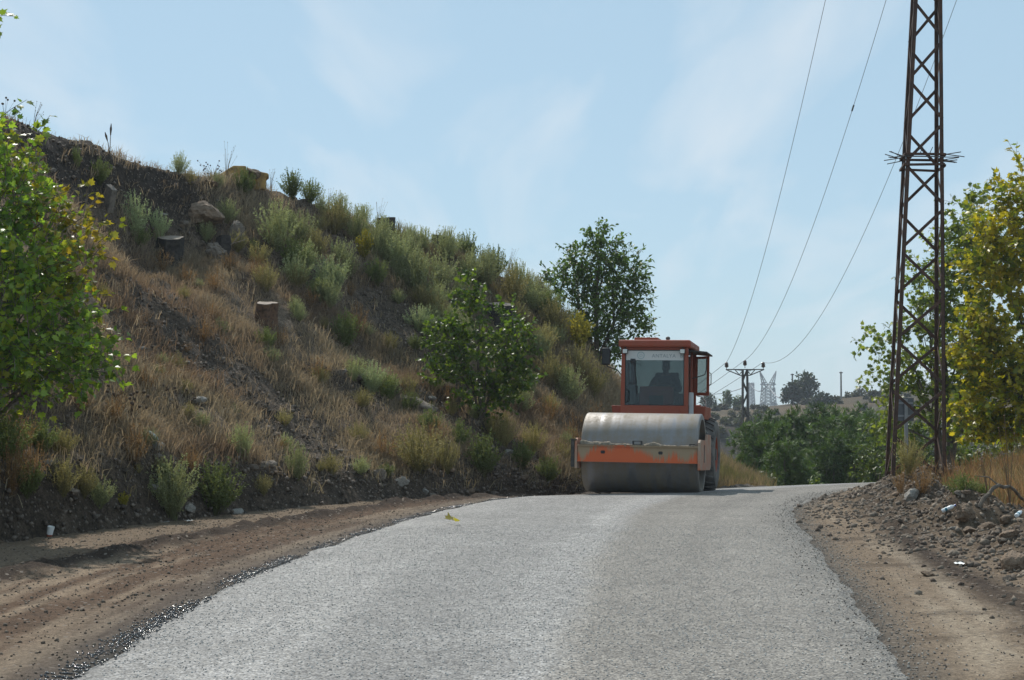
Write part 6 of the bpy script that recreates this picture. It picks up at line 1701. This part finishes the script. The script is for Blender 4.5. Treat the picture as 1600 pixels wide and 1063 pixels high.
gravel('scree_gravel', 'grey gravel and grit on the bare streaks and toe of the embankment', P, rg2.uniform(.012, .05, len(P)), cols)

# ---- stumps
def stump(px, py, w, h, label, mt='char', lean=(0, 0), cut=.1, seed=0, d_off=0):
    P, n_ = at_hill(px, py); s = P.y / FPX; rr_ = random.Random(seed)
    R_, H = w * s / 2, h * s
    root = empty('tree_stump', P - Vector((0, 0, .12)), (lean[0], lean[1], rr_.uniform(0, .4))); tag(root, label, 'tree stump')
    n = 22; V = []; F = []; L_ = [(0, 1.28), (.18, 1.08), (.5, 1.0), (.85, .98), (1.0, .96)]
    ph_ = [rr_.uniform(0, 6.28) for _ in range(3)]
    def rad(t, k): return R_ * k * (1 + .10 * math.sin(3 * t + ph_[0]) + .07 * math.sin(5 * t + ph_[1]) + .03 * math.sin(11 * t + ph_[2]))
    for (f, k) in L_:
        for i in range(n):
            t = 2 * math.pi * i / n; r_ = rad(t, k)
            V.append((r_ * math.cos(t), r_ * math.sin(t), (H + .12) * f + (cut * H * math.cos(t + ph_[0]) if f == 1 else 0)))
    for j in range(len(L_) - 1):
        for i in range(n): F.append((j * n + i, j * n + (i + 1) % n, (j + 1) * n + (i + 1) % n, (j + 1) * n + i))
    mb = MB(); mb.add(V, F, True); mb.build('bark_shell', M[mt], root)
    top = [Vector(v) for v in V[-n:]]; c = sum(top, Vector()) / n
    mb = MB(); vs = [c + Vector((0, 0, .006))] + [c.lerp(v, .97) + Vector((0, 0, .005)) for v in top]
    mb.add(vs + [v - Vector((0, 0, .02)) for v in vs], [(0, i, i % n + 1) for i in range(1, n + 1)] + [(i, i + n + 1, i % n + 1 + n + 1, i % n + 1) for i in range(1, n + 1)]); mb.build('cut_face', M['cutwood'], root)
stump(266, 403, 40, 36, 'thick charred stump with a pale cut top on the upper slope', seed=1, lean=(.12, .12))
stump(604, 362, 28, 26, 'charred stump breaking the skyline above the yellow shrub', seed=2, lean=(0, .1))
stump(697, 368, 26, 20, 'low charred stump on the skyline amid the shrubs', seed=3)
stump(412, 496, 34, 28, 'brown stump with a pale slanting cut top in the dry grass of the middle slope', 'oldbark', seed=4, lean=(.3, .12))
stump(786, 510, 40, 40, 'charred stump hidden behind the top of the sapling', seed=5)
stump(350, 400, 24, 34, 'dark stump at the right of the weathered outcrop', seed=7)
P, n_ = at_hill(172, 322); s = P.y / FPX
wd = empty('wood_slab', P, (.1, .25, -.5)); tag(wd, 'upright slab of old grey wood standing in the dark cut near the left crest', 'wood slab')
mb = MB(); mb.prism([(-9 * s, -.1), (-6 * s, 36 * s), (2 * s, 33 * s), (10 * s, 29 * s), (7 * s, -.1)], -.07, .07); mb.build('board', mat_paint('old_grey_wood', (0.21, 0.18, 0.15), .9, c2=(.10, .085, .07), nscale=9, amount=.9, bump=.5), wd, bev=.012)
mb = MB(); mb.prism([(-11 * s, -.1), (-9 * s, 33 * s), (-6.3 * s, 35 * s), (-9.3 * s, -.1)], -.09, .09); mb.build('bark_edge', M['char'], wd, bev=.008)
# ochre broken stone on the crest
P, n_ = at_hill(385, 285); s = P.y / FPX; zc0 = W(385, 272, P.y).z
oc = empty('ochre_stone', (P.x, P.y + .2, zc0 - .1), (0, 0, .15)); tag(oc, 'broken ochre coloured block of stone lying on the skyline', 'stone block')
mb = MB(); mb.prism([(-40 * s, -.25), (-41 * s, 3 * s), (-18 * s, 19 * s), (2 * s, 19 * s), (4 * s, 6 * s), (-12 * s, 2 * s), (-12 * s, -.25)], -.3, .3); mb.build('left_slab', M['ochre'], oc, bev=.03)
mb = MB(); mb.prism([(2 * s, 18 * s), (20 * s, 12 * s), (36 * s, 9 * s), (38 * s, 5 * s), (33 * s, 2 * s), (32 * s, -.25), (14 * s, -.25), (8 * s, 4 * s)], -.22, .26); mb.build('right_slab', M['ochre'], oc, bev=.03)
me = RM['rock'][1]
rock(Vector((P.x + .22, P.y - .02, zc0 + .02)), (16 * s, .22, 10 * s), 'rock_brown', 'dark stone wedged in the middle of the ochre block on the skyline', None, 1)
h_rock(332, 288, 26, 10, 'rock_brown', 'reddish stone on the crest left of the ochre block', 0)

# ---- litter and leaves
def bottle(P, s, label, rot, capm):
    root = empty('plastic_bottle', P, rot); tag(root, label, 'bottle')
    mb = MB(); mb.lathe([(0, .001), (0, .03), (.01, .038), (.10, .038), (.115, .033), (.13, .038), (.19, .037), (.225, .016), (.245, .014), (.246, .001)], 18, 'Z'); b_ = mb.build('bottle_body', M['plastic'], root)
    mb = MB(); mb.lathe([(.06, .0384), (.10, .0386), (.10, .036)], 18, 'Z'); mb.build('paper_band', M['labelteal'], b_)
    mb = MB(); mb.lathe([(.24, .001), (.24, .018), (.262, .018), (.263, .001)], 14, 'Z'); mb.build('bottle_cap', capm, root)
    root.scale = (s, s, s)
P = at_ground(1472, 808, 12); bottle(P + Vector((0, 0, .05)), .72, 'clear plastic bottle with a blue cap on the rubble bank', (0.5, 1.05, .3), M['blueplastic'])
P = at_ground(1588, 812, 12); bottle(P + Vector((0, 0, .04)), .65, 'clear bottle half buried near the right edge of the rubble bank', (1.2, .8, 2.2), M['plastic'])
P = at_hill(246, 690)[0]; bottle(P + Vector((0, 0, .06)), 1.0, 'white plastic bottle lying on the lower slope', (.4, -1.0, .8), M['plastic'])
P = at_hill(79, 836)[0]; 
cup = empty('plastic_cup', P + Vector((0, 0, .0)), (.1, .2, 0)); tag(cup, 'white cup with a reddish base at the toe of the bank at the left', 'cup')
mb = MB(); mb.lathe([(.03, .001), (.03, .035), (.13, .045), (.13, .042), (.035, .033)], 16, 'Z'); mb.build('cup_wall', M['paper'], cup)
mb = MB(); mb.lathe([(0, .001), (0, .034), (.0295, .036), (.0296, .001)], 16, 'Z'); mb.build('cup_base', mat_paint('reddish_plastic', (.30, .08, .04), .5), cup)
def scrap(P, w, d, label, rz):
    r_ = random.Random(int(w * 1e4)); V = []; k = 6
    for i in range(k):
        for j in range(k): V.append(((i / 5 - .5) * w * (1 + .1 * r_.random()), (j / 5 - .5) * d, .012 + .018 * r_.random()))
    F = [(i * k + j, i * k + j + 1, (i + 1) * k + j + 1, (i + 1) * k + j) for i in range(5) for j in range(5)]
    o = np_mesh('paper_scrap', V, F, M['paper']); o.location = P; o.rotation_euler = (0, 0, rz); tag(o, label, 'litter')
scrap(at_ground(1502, 884, 9), .10, .14, 'scrap of white paper on the dirt track at the right', .4)
scrap(at_ground(296, 816, 12), .12, .10, 'crumpled white scrap on the dirt at the toe of the left bank', 1.1)
V, F = PALM
for (px, py, sz, rz, lab) in [(706, 823, .17, .5, 'larger yellow leaf lying on the road'), (718, 825, .12, 2.2, 'smaller yellow leaf beside the larger one on the road')]:
    x = (px - 800) / FPX * (3840 / (py - 635)); y = 3840 / (py - 635)
    o = np_mesh('fallen_leaf', V * sz * np.array([1, 1, -1.2]), F, M['leaf'], col=np.tile((.30, .24, .02), (len(V), 1)))
    o.location = (x, y, road_z(x, y) + .06); o.rotation_euler = (.35, .2, rz); tag(o, lab, 'leaf')
# arched dead branch in the grass at the right
P0 = at_ground(1530, 795, 16); P1 = at_ground(1612, 800, 16); mb = MB(); md = W(1565, 752, P0.y)
pts = []
for i in range(11):
    t = i / 10; p = P0 * (1 - t) ** 2 + (md + Vector((0, 0, .25))) * 2 * t * (1 - t) + P1 * t * t; pts.append(p + Vector((0, 0, .02 * math.sin(i * 2.2))))
mb.tube(pts, [.028 - .001 * i for i in range(11)], 7); mb.tube([pts[4], pts[4] + Vector((-.12, 0, .10)), pts[4] + Vector((-.3, 0, .12))], [.012, .009, .004], 5)
tag(mb.build('dead_branch', M['bark']), 'bent dark dead branch arching over the dry grass at the right', 'branch')
for (px, py, L_, lab) in [(345, 395, .75, 'bare grey forked branch leaning by the weathered outcrop'), (715, 800, 0, ''), (880, 500, .9, 'pale dead branch in front of the dark crest tree')]:
    if not L_: continue
    P = at_hill(px, py)[0]; mb = MB(); mb.tube([P, P + Vector((L_ * .4, -.1, .2)), P + Vector((L_ * .75, -.15, .5))], [.018, .013, .006], 6); mb.tube([P + Vector((L_ * .4, -.1, .2)), P + Vector((L_ * .8, -.2, .28))], [.010, .005], 5)
    tag(mb.build('dead_branch', M['cutwood']), lab, 'branch')
# ------------------------------------------------------------------ haze
m, nt, out = new_mat('haze_air')
pv = N(nt, 'ShaderNodeVolumePrincipled'); pv.inputs['Color'].default_value = (0.82, 0.90, 1.0, 1); pv.inputs['Density'].default_value = 0.0004; pv.inputs['Anisotropy'].default_value = 0.3
L(nt, pv.outputs[0], out.inputs['Volume'])
mb = MB(); mb.box((-330, -25, -24), (330, 840, 30)); hz_ = mb.build('haze', m); tag(hz_, kind='stuff')
hz_.display_type = 'WIRE'
